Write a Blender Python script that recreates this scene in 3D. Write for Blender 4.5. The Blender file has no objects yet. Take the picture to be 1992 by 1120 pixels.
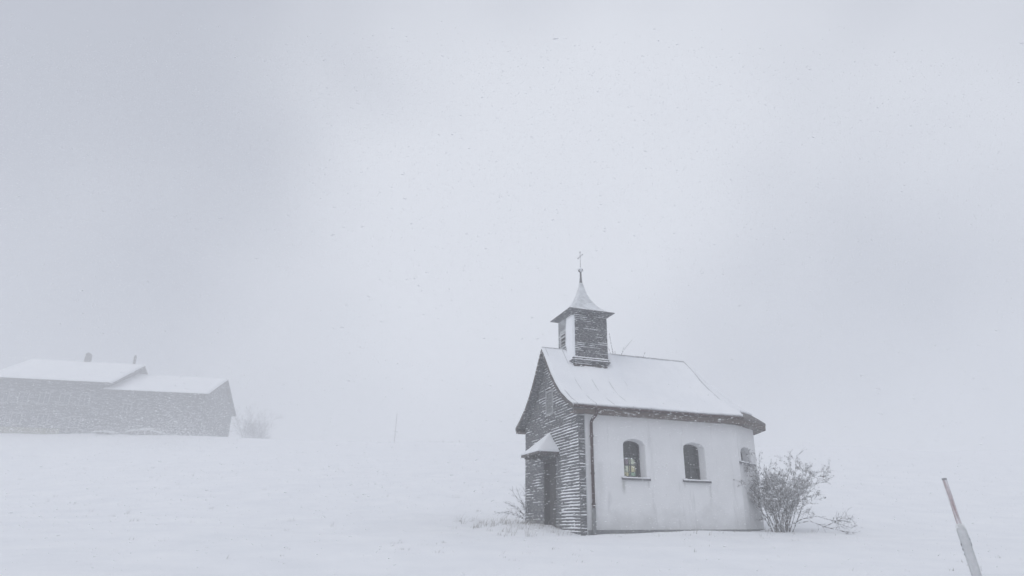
import bpy, bmesh, math, random
import numpy as np
from mathutils import Vector, Matrix, noise

random.seed(7)
RNG = np.random.default_rng(7)
sc = bpy.context.scene
COL = sc.collection

# ------------------------------------------------------------------ camera
PITCH, ROLL = 0.3593, 0.0129
cd = bpy.data.cameras.new('camera')
cd.sensor_fit = 'HORIZONTAL'
cd.sensor_width = 36.0
cd.lens = 22.38
cd.clip_start = 0.05
cd.clip_end = 4000
cam = bpy.data.objects.new('camera', cd)
COL.objects.link(cam)
_r = Vector((1, 0, 0)); _f = Vector((0, math.cos(PITCH), math.sin(PITCH))); _u = Vector((0, -math.sin(PITCH), math.cos(PITCH)))
_x = _r * math.cos(ROLL) + _u * math.sin(ROLL)
_y = -_r * math.sin(ROLL) + _u * math.cos(ROLL)
_m = Matrix((_x, _y, -_f)).transposed().to_4x4()
_m.translation = Vector((0, 0, 0.148))
cam.matrix_world = _m
sc.camera = cam

# ------------------------------------------------------------------ sky
SUN_EL, SUN_AZ = 42.0, 235.0          # degrees; azimuth clockwise from +Y
w = bpy.data.worlds.new('World')
sc.world = w
w.use_nodes = True
nt = w.node_tree
nt.nodes.clear()
n_out = nt.nodes.new('ShaderNodeOutputWorld')
n_bg = nt.nodes.new('ShaderNodeBackground')
n_bg.inputs['Strength'].default_value = 0.10
n_sky = nt.nodes.new('ShaderNodeTexSky')
n_sky.sky_type = 'NISHITA'
n_sky.sun_disc = False
n_sky.sun_elevation = math.radians(SUN_EL)
n_sky.sun_rotation = math.radians(SUN_AZ)
n_tc = nt.nodes.new('ShaderNodeTexCoord')
n_map = nt.nodes.new('ShaderNodeMapping')
n_map.inputs['Location'].default_value = (-4.295, 3.681, -0.470)
n_no = nt.nodes.new('ShaderNodeTexNoise')
n_no.inputs['Scale'].default_value = 1.3
n_no.inputs['Detail'].default_value = 3.0
n_no.inputs['Roughness'].default_value = 0.45
n_rm = nt.nodes.new('ShaderNodeValToRGB')
n_rm.color_ramp.interpolation = 'EASE'
n_rm.color_ramp.elements[0].position = 0.30
n_rm.color_ramp.elements[0].color = (0.62, 0.635, 0.67, 1)
n_rm.color_ramp.elements[1].position = 0.62
n_rm.color_ramp.elements[1].color = (0.985, 0.995, 1.0, 1)
n_sc = nt.nodes.new('ShaderNodeMix'); n_sc.data_type = 'RGBA'; n_sc.blend_type = 'MULTIPLY'
n_sc.inputs['Factor'].default_value = 1.0
n_sc.inputs['B'].default_value = (8.05, 8.24, 8.82, 1)      # bright snow cloud layer, scaled by the background strength
n_mx = nt.nodes.new('ShaderNodeMix'); n_mx.data_type = 'RGBA'
n_mx.inputs['Factor'].default_value = 0.93                 # how closed the cloud layer is
nt.links.new(n_tc.outputs['Generated'], n_map.inputs['Vector'])
nt.links.new(n_map.outputs['Vector'], n_no.inputs['Vector'])
nt.links.new(n_no.outputs['Fac'], n_rm.inputs['Fac'])
nt.links.new(n_rm.outputs['Color'], n_sc.inputs['A'])
nt.links.new(n_sky.outputs['Color'], n_mx.inputs['A'])
nt.links.new(n_sc.outputs['Result'], n_mx.inputs['B'])
nt.links.new(n_mx.outputs['Result'], n_bg.inputs['Color'])
nt.links.new(n_bg.outputs['Background'], n_out.inputs['Surface'])

# ------------------------------------------------------------------ sun behind the cloud
sl = bpy.data.lights.new('sun', 'SUN')
sl.energy = 0.55
sl.angle = math.radians(35)
sl.color = (1.0, 0.98, 0.95)
sun = bpy.data.objects.new('sun', sl)
COL.objects.link(sun)
_el, _az = math.radians(SUN_EL), math.radians(SUN_AZ)
_to_sun = Vector((math.sin(_az) * math.cos(_el), math.cos(_az) * math.cos(_el), math.sin(_el)))
sun.rotation_euler = _to_sun.to_track_quat('Z', 'Y').to_euler()
sun.location = (0, -20, 40)

# ------------------------------------------------------------------ exposure and renderer
vs = sc.view_settings
vs.view_transform = 'Standard'
vs.look = 'None'
vs.exposure = 0.0
vs.gamma = 1.0
vs.use_curve_mapping = False
sc.render.engine = 'CYCLES'
cy = sc.cycles
cy.max_bounces = 14
cy.diffuse_bounces = 5
cy.glossy_bounces = 3
cy.transmission_bounces = 6
cy.transparent_max_bounces = 16
cy.volume_bounces = 6
cy.use_denoising = True
try:
    cy.denoiser = 'OPENIMAGEDENOISE'
except Exception:
    pass

# ================================================================== materials
def new_mat(name):
    m = bpy.data.materials.new(name)
    m.use_nodes = True
    t = m.node_tree
    b = t.nodes['Principled BSDF']
    return m, t, b


def N(t, kind, **kw):
    n = t.nodes.new(kind)
    for k, v in kw.items():
        n.inputs[k].default_value = v
    return n


def ramp(t, fac, stops):
    r = t.nodes.new('ShaderNodeValToRGB')
    e = r.color_ramp.elements
    while len(e) < len(stops):
        e.new(0.5)
    for el, (p, c) in zip(e, stops):
        el.position = p
        el.color = (c[0], c[1], c[2], 1)
    t.links.new(fac, r.inputs['Fac'])
    return r.outputs['Color']


def noise_fac(t, scale, detail=4, rough=0.55, stretch=None, coord='Object'):
    tc = t.nodes.new('ShaderNodeTexCoord')
    no = N(t, 'ShaderNodeTexNoise', Scale=scale, Detail=detail, Roughness=rough)
    if stretch:
        mp = t.nodes.new('ShaderNodeMapping')
        mp.inputs['Scale'].default_value = stretch
        t.links.new(tc.outputs[coord], mp.inputs['Vector'])
        t.links.new(mp.outputs['Vector'], no.inputs['Vector'])
    else:
        t.links.new(tc.outputs[coord], no.inputs['Vector'])
    return no.outputs['Fac']


def bump(t, b, fac, strength, dist):
    bp = N(t, 'ShaderNodeBump', Strength=strength, Distance=dist)
    t.links.new(fac, bp.inputs['Height'])
    t.links.new(bp.outputs['Normal'], b.inputs['Normal'])


def mixc(t, fac, a, b):
    m = t.nodes.new('ShaderNodeMix'); m.data_type = 'RGBA'
    for sock, v in (('Factor', fac), ('A', a), ('B', b)):
        if isinstance(v, (tuple, list)):
            m.inputs[sock].default_value = (v[0], v[1], v[2], 1)
        elif isinstance(v, (int, float)):
            m.inputs[sock].default_value = v
        else:
            t.links.new(v, m.inputs[sock])
    return m.outputs['Result']


def mathn(t, op, a, b=None):
    m = t.nodes.new('ShaderNodeMath'); m.operation = op
    for i, v in enumerate((a, b)):
        if v is None:
            continue
        if isinstance(v, (int, float)):
            m.inputs[i].default_value = v
        else:
            t.links.new(v, m.inputs[i])
    return m.outputs[0]


def simple(name, col, rough=0.8, var=0.25, scale=6.0, bmp=0.0, stretch=None, metallic=0.0, rand=0.0):
    m, t, b = new_mat(name)
    f = noise_fac(t, scale, 5, 0.6, stretch)
    lo = tuple(c * (1 - var) for c in col); hi = tuple(min(1, c * (1 + var)) for c in col)
    c = ramp(t, f, [(0.3, lo), (0.7, hi)])
    if rand:
        oi = t.nodes.new('ShaderNodeObjectInfo')
        v = mathn(t, 'MULTIPLY_ADD', oi.outputs['Random'], rand * 2)
        v.node.inputs[2].default_value = 1 - rand
        hs = t.nodes.new('ShaderNodeHueSaturation')
        t.links.new(v, hs.inputs['Value'])
        t.links.new(c, hs.inputs['Color'])
        c = hs.outputs['Color']
    t.links.new(c, b.inputs['Base Color'])
    b.inputs['Roughness'].default_value = rough
    b.inputs['Metallic'].default_value = metallic
    b.inputs['Specular IOR Level'].default_value = 0.25
    if bmp:
        bump(t, b, f, bmp, 0.02)
    return m


def snow_material(name, fine=30.0, d1=0.05):
    m, t, b = new_mat(name)
    f1 = noise_fac(t, 0.7, 5, 0.6)
    f2 = noise_fac(t, fine, 4, 0.65)
    t.links.new(ramp(t, f1, [(0.3, (0.82, 0.835, 0.865)), (0.7, (0.89, 0.90, 0.92))]), b.inputs['Base Color'])
    b.inputs['Roughness'].default_value = 0.75
    b.inputs['Specular IOR Level'].default_value = 0.15
    s = mathn(t, 'ADD', mathn(t, 'MULTIPLY', f1, 0.7), mathn(t, 'MULTIPLY', f2, 0.25))
    bump(t, b, s, 0.45, d1)
    return m


def wood_snow(name, col, snow_lo, snow_hi, scale, stretch, rand=0.2):
    """weathered wood with wind-driven snow stuck to it in flecks"""
    m, t, b = new_mat(name)
    g = noise_fac(t, 9, 5, 0.6, (1, 1, 5))
    c = ramp(t, g, [(0.25, tuple(x * 0.65 for x in col)), (0.75, tuple(x * 1.35 for x in col))])
    oi = t.nodes.new('ShaderNodeObjectInfo')
    v = mathn(t, 'MULTIPLY_ADD', oi.outputs['Random'], rand * 2); v.node.inputs[2].default_value = 1 - rand
    hs = t.nodes.new('ShaderNodeHueSaturation'); t.links.new(v, hs.inputs['Value']); t.links.new(c, hs.inputs['Color'])
    s = noise_fac(t, scale, 5, 0.62, stretch)
    mask = ramp(t, s, [(snow_lo, (0, 0, 0)), (snow_hi, (1, 1, 1))])
    t.links.new(mixc(t, mask, hs.outputs['Color'], (0.84, 0.86, 0.89)), b.inputs['Base Color'])
    b.inputs['Roughness'].default_value = 0.85
    b.inputs['Specular IOR Level'].default_value = 0.2
    bump(t, b, s, 0.4, 0.01)
    return m


M = {}
M['snow'] = snow_material('snow_ground', 22, 0.06)
M['roof_snow'] = snow_material('snow_roof', 16, 0.03)
M['crust'] = simple('snow_crust', (0.86, 0.875, 0.90), 0.8, 0.04, 20)
M['shingle'] = wood_snow('weathered_shingle', (0.108, 0.109, 0.115), 0.50, 0.92, 9, (1.0, 1.0, 9), 0.15)
M['shingle_turret'] = wood_snow('weathered_turret_shingle', (0.088, 0.089, 0.096), 0.50, 0.85, 10, (1.2, 1.2, 8), 0.15)
M['board'] = wood_snow('dark_board', (0.105, 0.095, 0.092), 0.58, 0.72, 5, (1.5, 1.5, 4), 0.25)
M['soffit'] = wood_snow('soffit_board', (0.13, 0.105, 0.095), 0.56, 0.68, 4, (1.2, 4, 4), 0.3)
M['red_brown'] = wood_snow('red_brown_metal', (0.075, 0.048, 0.048), 0.58, 0.74, 9, (1, 1, 2), 0.1)
M['frame'] = simple('window_frame_paint', (0.10, 0.10, 0.105), 0.6, 0.2, 12)
M['pale_frame'] = simple('pale_frame_paint', (0.55, 0.56, 0.57), 0.7, 0.12, 12)
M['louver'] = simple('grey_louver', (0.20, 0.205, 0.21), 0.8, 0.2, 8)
M['sill'] = simple('sheet_sill', (0.13, 0.13, 0.14), 0.5, 0.2, 8)
M['spire'] = wood_snow('spire_sheet', (0.50, 0.515, 0.525), 0.30, 0.75, 3.5, (1, 1, 0.8), 0.05)
M['iron'] = simple('wrought_iron', (0.16, 0.16, 0.165), 0.6, 0.3, 15)
M['frosted_iron'] = simple('frosted_iron', (0.56, 0.565, 0.57), 0.8, 0.3, 15)
M['shutter'] = simple('shutter_grey_paint', (0.33, 0.335, 0.345), 0.8, 0.15, 12)
M['far_frame'] = simple('far_frame_paint', (0.27, 0.273, 0.28), 0.8, 0.15, 3)
M['frost'] = simple('icy_snow_film', (0.56, 0.57, 0.58), 0.8, 0.10, 14)
M['dark_door'] = simple('dark_stained_door', (0.075, 0.072, 0.072), 0.8, 0.3, 8)
M['ridge'] = simple('rimed_ridge_sheet', (0.46, 0.465, 0.475), 0.7, 0.2, 6)
M['copper'] = wood_snow('old_copper', (0.12, 0.105, 0.10), 0.50, 0.62, 4, (1, 1, 1), 0.05)
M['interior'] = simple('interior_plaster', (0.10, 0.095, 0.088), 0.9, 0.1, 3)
M['floor_in'] = simple('interior_floor', (0.10, 0.075, 0.055), 0.7, 0.3, 3)
M['twig'] = wood_snow('bare_twig', (0.135, 0.122, 0.117), 0.45, 0.60, 14, (1, 1, 1), 0.2)
M['leaf'] = wood_snow('withered_leaf', (0.13, 0.112, 0.105), 0.48, 0.62, 18, (1, 1, 1), 0.2)
M['grass'] = simple('dry_grass', (0.34, 0.325, 0.30), 0.9, 0.3, 10)
M['farm_wall'] = wood_snow('farm_shingle', (0.070, 0.072, 0.077), 0.50, 0.95, 1.6, (1, 1, 3), 0.05)
M['farm_barn'] = wood_snow('barn_board', (0.078, 0.079, 0.083), 0.50, 0.95, 1.6, (1, 1, 3), 0.12)
M['base_strip'] = simple('ochre_plinth', (0.20, 0.195, 0.13), 0.9, 0.2, 1)
M['brick_dark'] = simple('chimney_masonry', (0.12, 0.11, 0.105), 0.9, 0.3, 4)
M['post_white'] = simple('white_post_plastic', (0.72, 0.73, 0.73), 0.5, 0.05, 10)
M['black'] = wood_snow('rimed_black_band', (0.10, 0.10, 0.105), 0.42, 0.62, 22, (1, 1, 1), 0.0)
M['red'] = wood_snow('faded_red_paint', (0.30, 0.21, 0.215), 0.38, 0.75, 40, (1, 1, 0.06), 0.0)
M['grey_wood'] = simple('grey_timber', (0.16, 0.15, 0.14), 0.9, 0.3, 8)
m_, t_, b_ = new_mat('snow_flake')
_o = [n for n in t_.nodes if n.type == 'OUTPUT_MATERIAL'][0]
t_.nodes.remove(b_)
_d = N(t_, 'ShaderNodeBsdfDiffuse', Color=(0.95, 0.955, 0.965, 1)); _t = N(t_, 'ShaderNodeBsdfTranslucent', Color=(0.95, 0.955, 0.965, 1))
_x = N(t_, 'ShaderNodeMixShader'); _x.inputs[0].default_value = 0.5
t_.links.new(_d.outputs[0], _x.inputs[1]); t_.links.new(_t.outputs[0], _x.inputs[2]); t_.links.new(_x.outputs[0], _o.inputs['Surface'])
M['flake'] = m_


def plaster_material():
    m, t, b = new_mat('lime_plaster')
    f = noise_fac(t, 1.3, 6, 0.62)
    c = ramp(t, f, [(0.25, (0.72, 0.722, 0.728)), (0.75, (0.80, 0.802, 0.808))])
    # run-off streaks, long and vertical
    s = noise_fac(t, 2.2, 4, 0.6, (1.7, 1.7, 0.30))
    sm = ramp(t, s, [(0.58, (0, 0, 0)), (0.74, (1, 1, 1))])
    c = mixc(t, mathn(t, 'MULTIPLY', sm, 0.38), c, (0.40, 0.405, 0.41))
    # splash dirt above the snow line, ragged
    tc = t.nodes.new('ShaderNodeTexCoord')
    sp = t.nodes.new('ShaderNodeSeparateXYZ'); t.links.new(tc.outputs['Object'], sp.inputs[0])
    d = noise_fac(t, 1.6, 5, 0.65)
    h = mathn(t, 'ADD', sp.outputs['Z'], mathn(t, 'MULTIPLY', mathn(t, 'SUBTRACT', d, 0.5), -1.5))
    hm = ramp(t, h, [(0.0, (1, 1, 1)), (0.75, (0, 0, 0))])
    c = mixc(t, mathn(t, 'MULTIPLY', hm, 0.50), c, (0.36, 0.365, 0.36))
    # rust-grey runs below the ends of the two sills
    for (u0, zt, ln, wd, st) in ((1.33, 1.42, 0.42, 0.055, 0.75), (2.12, 1.42, 0.22, 0.03, 0.45), (3.29, 1.42, 0.18, 0.03, 0.35), (4.14, 1.42, 0.75, 0.04, 0.38), (0.62, 1.9, 1.3, 0.10, 0.22)):
        gx_ = mathn(t, 'DIVIDE', mathn(t, 'SUBTRACT', mathn(t, 'ADD', sp.outputs['X'], mathn(t, 'MULTIPLY', mathn(t, 'SUBTRACT', d, 0.5), 0.12)), u0), wd)
        ga = mathn(t, 'EXPONENT', mathn(t, 'MULTIPLY', mathn(t, 'MULTIPLY', gx_, gx_), -1.0))
        zz_ = mathn(t, 'DIVIDE', mathn(t, 'SUBTRACT', zt, sp.outputs['Z']), ln)
        up_ = ramp(t, zz_, [(0.0, (0, 0, 0)), (0.06, (1, 1, 1)), (0.55, (0.9, 0.9, 0.9)), (1.0, (0, 0, 0))])
        c = mixc(t, mathn(t, 'MULTIPLY', mathn(t, 'MULTIPLY', ga, up_), st), c, (0.38, 0.385, 0.37))
    t.links.new(c, b.inputs['Base Color'])
    b.inputs['Roughness'].default_value = 0.9
    b.inputs['Specular IOR Level'].default_value = 0.15
    f3 = noise_fac(t, 26, 5, 0.7)
    bump(t, b, f3, 0.35, 0.012)
    return m


M['plaster'] = plaster_material()


def glass_material(name, tint, gloss=0.06):
    m, t, b = new_mat(name)
    t.nodes.remove(b)
    out = [n for n in t.nodes if n.type == 'OUTPUT_MATERIAL'][0]
    tr = t.nodes.new('ShaderNodeBsdfTransparent'); tr.inputs['Color'].default_value = (*tint, 1)
    gl = t.nodes.new('ShaderNodeBsdfGlossy'); gl.inputs['Roughness'].default_value = 0.08
    gl.inputs['Color'].default_value = (0.9, 0.9, 0.9, 1)
    fr = t.nodes.new('ShaderNodeFresnel'); fr.inputs['IOR'].default_value = 1.45
    mx = t.nodes.new('ShaderNodeMixShader')
    t.links.new(fr.outputs[0], mx.inputs[0]); t.links.new(tr.outputs[0], mx.inputs[1]); t.links.new(gl.outputs[0], mx.inputs[2])
    t.links.new(mx.outputs[0], out.inputs['Surface'])
    return m


M['glass'] = glass_material('window_glass', (0.80, 0.83, 0.84))
M['glass_yellow'] = glass_material('stained_yellow_glass', (0.90, 0.84, 0.62))
M['glass_green'] = glass_material('stained_green_glass', (0.60, 0.72, 0.58))
M['glass_mauve'] = glass_material('stained_mauve_glass', (0.55, 0.46, 0.50))
M['glass_clear'] = glass_material('pale_cathedral_glass', (0.90, 0.90, 0.78))


# ================================================================== helpers
def link(o, parent=None):
    COL.objects.link(o)
    if parent:
        o.parent = parent
    return o


def obj(name, verts, faces, mat, parent=None, smooth=False):
    me = bpy.data.meshes.new(name)
    me.from_pydata([tuple(v) for v in verts], [], [tuple(f) for f in faces])
    me.update()
    bm = bmesh.new(); bm.from_mesh(me)
    bmesh.ops.recalc_face_normals(bm, faces=bm.faces)
    bm.to_mesh(me); bm.free()
    if smooth:
        for p in me.polygons:
            p.use_smooth = True
    me.materials.append(mat)
    return link(bpy.data.objects.new(name, me), parent)


def big_mesh(name, V, Fc, mat, parent=None, smooth=False):
    """V (n,3) array, Fc (m,k) array with k = 3 or 4"""
    me = bpy.data.meshes.new(name)
    k = Fc.shape[1]
    me.vertices.add(len(V)); me.vertices.foreach_set('co', np.asarray(V, np.float32).ravel())
    me.loops.add(Fc.size); me.loops.foreach_set('vertex_index', Fc.astype(np.int32).ravel())
    me.polygons.add(len(Fc)); me.polygons.foreach_set('loop_start', np.arange(0, Fc.size, k, dtype=np.int32))
    me.update(calc_edges=True)
    if smooth:
        me.polygons.foreach_set('use_smooth', np.ones(len(Fc), bool))
    me.materials.append(mat)
    return link(bpy.data.objects.new(name, me), parent)


def thing(name, label, cat, loc=(0, 0, 0), rz=0.0, group=None):
    o = bpy.data.objects.new(name, None)
    o.empty_display_size = 0.2
    link(o)
    o.location = loc
    o.rotation_euler = (0, 0, rz)
    tag(o, label, cat, group)
    return o


def tag(o, label, cat, group=None):
    o['label'] = label
    o['category'] = cat
    if group:
        o['group'] = group


class MB:
    def __init__(self):
        self.v, self.f = [], []

    def add(self, vs, fs):
        n = len(self.v)
        self.v += [tuple(x) for x in vs]
        self.f += [tuple(i + n for i in f) for f in fs]

    def hexa(self, b, t):
        """b, t: four bottom and four top corners in the same order"""
        self.add(list(b) + list(t), [(3, 2, 1, 0), (4, 5, 6, 7), (0, 1, 5, 4), (1, 2, 6, 5), (2, 3, 7, 6), (3, 0, 4, 7)])

    def box(self, x0, x1, y0, y1, z0, z1):
        self.hexa([(x0, y0, z0), (x1, y0, z0), (x1, y1, z0), (x0, y1, z0)],
                  [(x0, y0, z1), (x1, y0, z1), (x1, y1, z1), (x0, y1, z1)])

    def prism(self, pts, ext):
        """pts: closed polygon of 3-D points, ext: extrusion vector"""
        n = len(pts)
        e = Vector(ext)
        vs = [Vector(p) for p in pts] + [Vector(p) + e for p in pts]
        fs = [tuple(range(n))[::-1], tuple(range(n, 2 * n))]
        fs += [(i, (i + 1) % n, n + (i + 1) % n, n + i) for i in range(n)]
        self.add(vs, fs)

    def tube(self, pts, rad, sides=8, cap=True):
        pts = [Vector(p) for p in pts]
        if not hasattr(rad, '__len__'):
            rad = [rad] * len(pts)
        rings = []
        ref = Vector((0.13, 0.31, 0.94)).normalized()
        for i, p in enumerate(pts):
            d = (pts[min(i + 1, len(pts) - 1)] - pts[max(i - 1, 0)])
            d = d.normalized() if d.length > 1e-9 else Vector((0, 0, 1))
            a = d.cross(ref)
            if a.length < 0.05:
                a = d.cross(Vector((1, 0, 0)))
            a.normalize(); b = d.cross(a)
            rings.append([p + (a * math.cos(2 * math.pi * k / sides) + b * math.sin(2 * math.pi * k / sides)) * rad[i] for k in range(sides)])
        vs = [q for r in rings for q in r]
        fs = []
        for i in range(len(pts) - 1):
            for k in range(sides):
                k2 = (k + 1) % sides
                fs.append((i * sides + k, i * sides + k2, (i + 1) * sides + k2, (i + 1) * sides + k))
        if cap:
            fs.append(tuple(range(sides))[::-1])
            fs.append(tuple((len(pts) - 1) * sides + k for k in range(sides)))
        self.add(vs, fs)

    def build(self, name, mat, parent=None, smooth=False):
        return obj(name, self.v, self.f, mat, parent, smooth)


def nz(x, y, z=0.0, s=1.0, seed=0.0):
    return noise.noise(Vector((x * s + seed, y * s - seed * 0.7, z * s + seed * 0.3)))


# ================================================================== ground
GY = np.array([-300, -60, -15, 0, 5, 10, 15, 18, 20, 22, 26, 30, 50, 80, 100, 115, 140, 300, 900.0])
GZ = np.array([-2.4, -2.3, -1.9, -1.5, -1.05, -0.57, -0.2, 0.0, 0.13, 0.33, 0.85, 1.5, 4.9, 9.72, 11.9, 12.75, 13.3, 14.0, 14.5])


def _smooth_profile():
    ys = np.linspace(-300, 900, 4801)
    zs = np.interp(ys, GY, GZ)
    k = np.ones(9) / 9
    for _ in range(3):
        zs[4:-4] = np.convolve(zs, k, 'same')[4:-4]
    return ys, zs


_PY, _PZ = _smooth_profile()


def ground_z(x, y, fine=True):
    t = min(1.0, max(0.0, (-x - 5) / 25.0))
    t = t * t * (3 - 2 * t)
    yy = y - 0.19 * (max(x, -75) + 38) * t
    z = float(np.interp(yy, _PY, _PZ))
    far = min(1.0, max(0.0, (math.hypot(x - 4, y - 20) - 9) / 25))
    z += nz(x, y, 0, 0.045, 3.1) * 0.9 * far
    z += nz(x, y, 0, 0.2, 9.7) * 0.10 * (0.35 + far)
    if fine:
        z += nz(x, y, 0, 0.8, 1.7) * 0.04 + nz(x * 0.55, y * 1.3, 0, 0.42, 6.1) * 0.07
        z += nz(x * 0.7, y * 1.6, 0, 2.6, 5.7) * 0.012
        # small scoured hollow at the gable corner and a drift along the plaster wall
        z -= 0.05 * math.exp(-((x - 1.85) ** 2 + (y - 17.85) ** 2) / 0.35)
        dx, dy = x - 4.6, y - 18.6
        a = dx * 0.947 + dy * 0.321; b = -dx * 0.321 + dy * 0.947
        z += 0.07 * math.exp(-(a / 2.4) ** 2 - ((b + 0.25) / 0.5) ** 2)
        z += 0.36 * math.exp(-((x - 6.6) / 1.9) ** 2 - ((y - 8.6) / 2.2) ** 2)
        dx, dy = x - 0.3, y - 19.4
        z += 0.10 * math.exp(-(dx ** 2 + dy ** 2) / 1.2)
    return z


def axis(lo, d0, d1, hi, step):
    mid = np.arange(d0, d1 + 1e-6, step)
    def out(a, b):
        r, s = [], step
        p = a
        while p < b:
            s *= 1.13
            p += s
            r.append(min(p, b))
        return np.array(r)
    right = out(d1, hi)
    left = (d0 + d1) - out(d1, d0 + d1 - lo)[::-1]
    return np.concatenate([left, mid, right])


gx = axis(-650, -9, 14, 650, 0.14)
gy = axis(-300, 5, 26, 880, 0.14)
GV = np.empty((len(gy), len(gx), 3), np.float32)
for j, yv in enumerate(gy):
    for i, xv in enumerate(gx):
        GV[j, i] = (xv, yv, ground_z(xv, yv, abs(xv) < 60 and yv < 90))
ii = np.arange(len(gx) * len(gy)).reshape(len(gy), len(gx))
GF = np.stack([ii[:-1, :-1], ii[:-1, 1:], ii[1:, 1:], ii[1:, :-1]], -1).reshape(-1, 4)
g = big_mesh('ground', GV.reshape(-1, 3), GF, M['snow'], None, True)
g['kind'] = 'structure'

# ================================================================== chapel
CH = thing('chapel', 'small white plaster chapel with shingled gable and snowy roof with bell turret', 'chapel', (1.9146, 18.0168, 0.0), 0.327)
W = 4.232
VR = W / 2
TU, TV, TT = 1.192, VR, 0.585
RIDGE_U0, RIDGE_U1 = -0.27, 5.045
PD = np.array([0, 0.2, 0.4, 0.72, 1.1, 1.5, 2.0, 2.43])
PZ = np.array([5.54, 5.30, 5.05, 4.63, 4.22, 3.87, 3.56, 3.35])


def roof_z(d):
    return float(np.interp(d, PD, PZ))


def roof_d(z):
    return float(np.interp(-z, -PZ, PD))


# --- plaster shell with window openings -----------------------------------
wall_poly = [(0.05, 0.0), (5.25, 0.0), (6.46, 0.70), (6.95, VR), (6.46, W - 0.70), (5.25, W), (0.05, W)]


def offset_poly(poly, d):
    """open chain offset to its right-hand side (outwards here when d > 0)"""
    out = []
    for i, p in enumerate(poly):
        ns = []
        for a, b in ((i - 1, i), (i, i + 1)):
            if a < 0 or b >= len(poly):
                continue
            e = Vector(poly[b]) - Vector(poly[a]); e.normalize()
            ns.append(Vector((e.y, -e.x)))
        if len(ns) == 1:
            out.append(tuple(Vector(p) + ns[0] * d))
        else:
            s = ns[0] + ns[1]
            out.append(tuple(Vector(p) + s * (d / (1 + ns[0].dot(ns[1])))))
    return out


TH_W = 0.42
inner = offset_poly(wall_poly, -TH_W)
shell = MB()
for i in range(len(wall_poly) - 1):
    a, b = wall_poly[i], wall_poly[i + 1]
    c, d = inner[i + 1], inner[i]
    pass
Z0, Z1 = -0.6, 3.34
n = len(wall_poly)
vs_, fs_ = [], []
for z in (Z0, Z1):
    vs_ += [(p[0], p[1], z) for p in wall_poly] + [(p[0], p[1], z) for p in inner]
for i in range(n - 1):
    o0, o1, i0, i1 = i, i + 1, n + i, n + i + 1
    T = 2 * n
    fs_ += [(o0, o1, T + o1, T + o0), (i1, i0, T + i0, T + i1), (T + o0, T + o1, T + i1, T + i0), (o1, o0, i0, i1)]
fs_ += [(0, 2 * n, 3 * n, n), (n - 1, 2 * n - 1, 4 * n - 1, 3 * n - 1)]
wall = obj('plaster_wall', vs_, fs_, M['plaster'], None)


def arch_outline(hw, z0, zs, zc, k=9):
    """window outline (s, z): sill z0, springing zs, crown zc"""
    pts = [(-hw, z0), (hw, z0)]
    for i in range(k + 1):
        a = math.pi * i / k
        pts.append((hw * math.cos(a), zs + (zc - zs) * math.sin(a)))
    return pts


def frame_of(p0, p1):
    """wall frame: origin, along, outward normal (2-D)"""
    a = Vector(p0); e = (Vector(p1) - a).normalized()
    return a, e, Vector((e.y, -e.x))


def to3(fr, s, o, z):
    a, e, nn = fr
    q = a + e * s + nn * o
    return Vector((q.x, q.y, z))


windows = []      # (frame, centre s, half width, z0, zs, zc, kind)
fS = frame_of((0.0, 0.0), (5.25, 0.0))
fN = frame_of((5.25, W), (0.0, W))
fSE = frame_of(wall_poly[1], wall_poly[2])
fNE = frame_of(wall_poly[4], wall_poly[5])
windows.append((fS, 1.715, 0.33, 1.50, 2.38, 2.54, 'plain', 0.44))
windows.append((fS, 3.70, 0.34, 1.50, 2.38, 2.54, 'plain', 0.46))
windows.append((fN, 5.25 - 1.715, 0.33, 1.50, 2.38, 2.54, 'stained', 0.44))
windows.append((fN, 5.25 - 3.70, 0.34, 1.50, 2.38, 2.54, 'stained', 0.46))
windows.append((fSE, 0.58, 0.36, 2.10, 2.36, 2.53, 'plain', 0.56))
cut = MB()
for fr, cs, hw, z0, zs, zc, kind, sh in windows:
    prof = [(0.06, hw + 0.045, 0.0, 0.03), (-0.04, hw + 0.012, 0, 0.008), (-0.24, hw - 0.03, 0, -0.02), (-0.60, hw + 0.06, 0, 0.03)]
    rings = []
    for o, h, _, dz in prof:
        rings.append([to3(fr, cs + s, o, z) for s, z in arch_outline(h, z0, zs, zc + dz)])
    k = len(rings[0])
    vs2 = [p for r in rings for p in r]
    fs2 = [tuple(range(k))[::-1], tuple((len(rings) - 1) * k + i for i in range(k))]
    for r in range(len(rings) - 1):
        for i in range(k):
            j = (i + 1) % k
            fs2.append((r * k + i, r * k + j, (r + 1) * k + j, (r + 1) * k + i))
    cut.add(vs2, fs2)
cutter = cut.build('cutter', M['plaster'])
bo = wall.modifiers.new('cut', 'BOOLEAN')
bo.operation = 'DIFFERENCE'; bo.solver = 'EXACT'; bo.object = cutter
dg = bpy.context.evaluated_depsgraph_get()
me = bpy.data.meshes.new_from_object(wall.evaluated_get(dg))
wall.modifiers.clear()
wall.data = me
bpy.data.objects.remove(cutter, do_unlink=True)
wall.parent = CH
me.materials.clear(); me.materials.append(M['plaster']); me.materials.append(M['interior'])
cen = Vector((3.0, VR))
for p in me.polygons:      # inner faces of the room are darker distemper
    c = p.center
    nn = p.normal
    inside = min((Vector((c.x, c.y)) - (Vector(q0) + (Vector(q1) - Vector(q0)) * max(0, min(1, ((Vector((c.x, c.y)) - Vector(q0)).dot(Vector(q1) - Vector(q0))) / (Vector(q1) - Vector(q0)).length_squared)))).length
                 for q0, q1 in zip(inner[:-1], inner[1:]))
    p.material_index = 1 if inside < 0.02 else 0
    p.use_smooth = False

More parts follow.
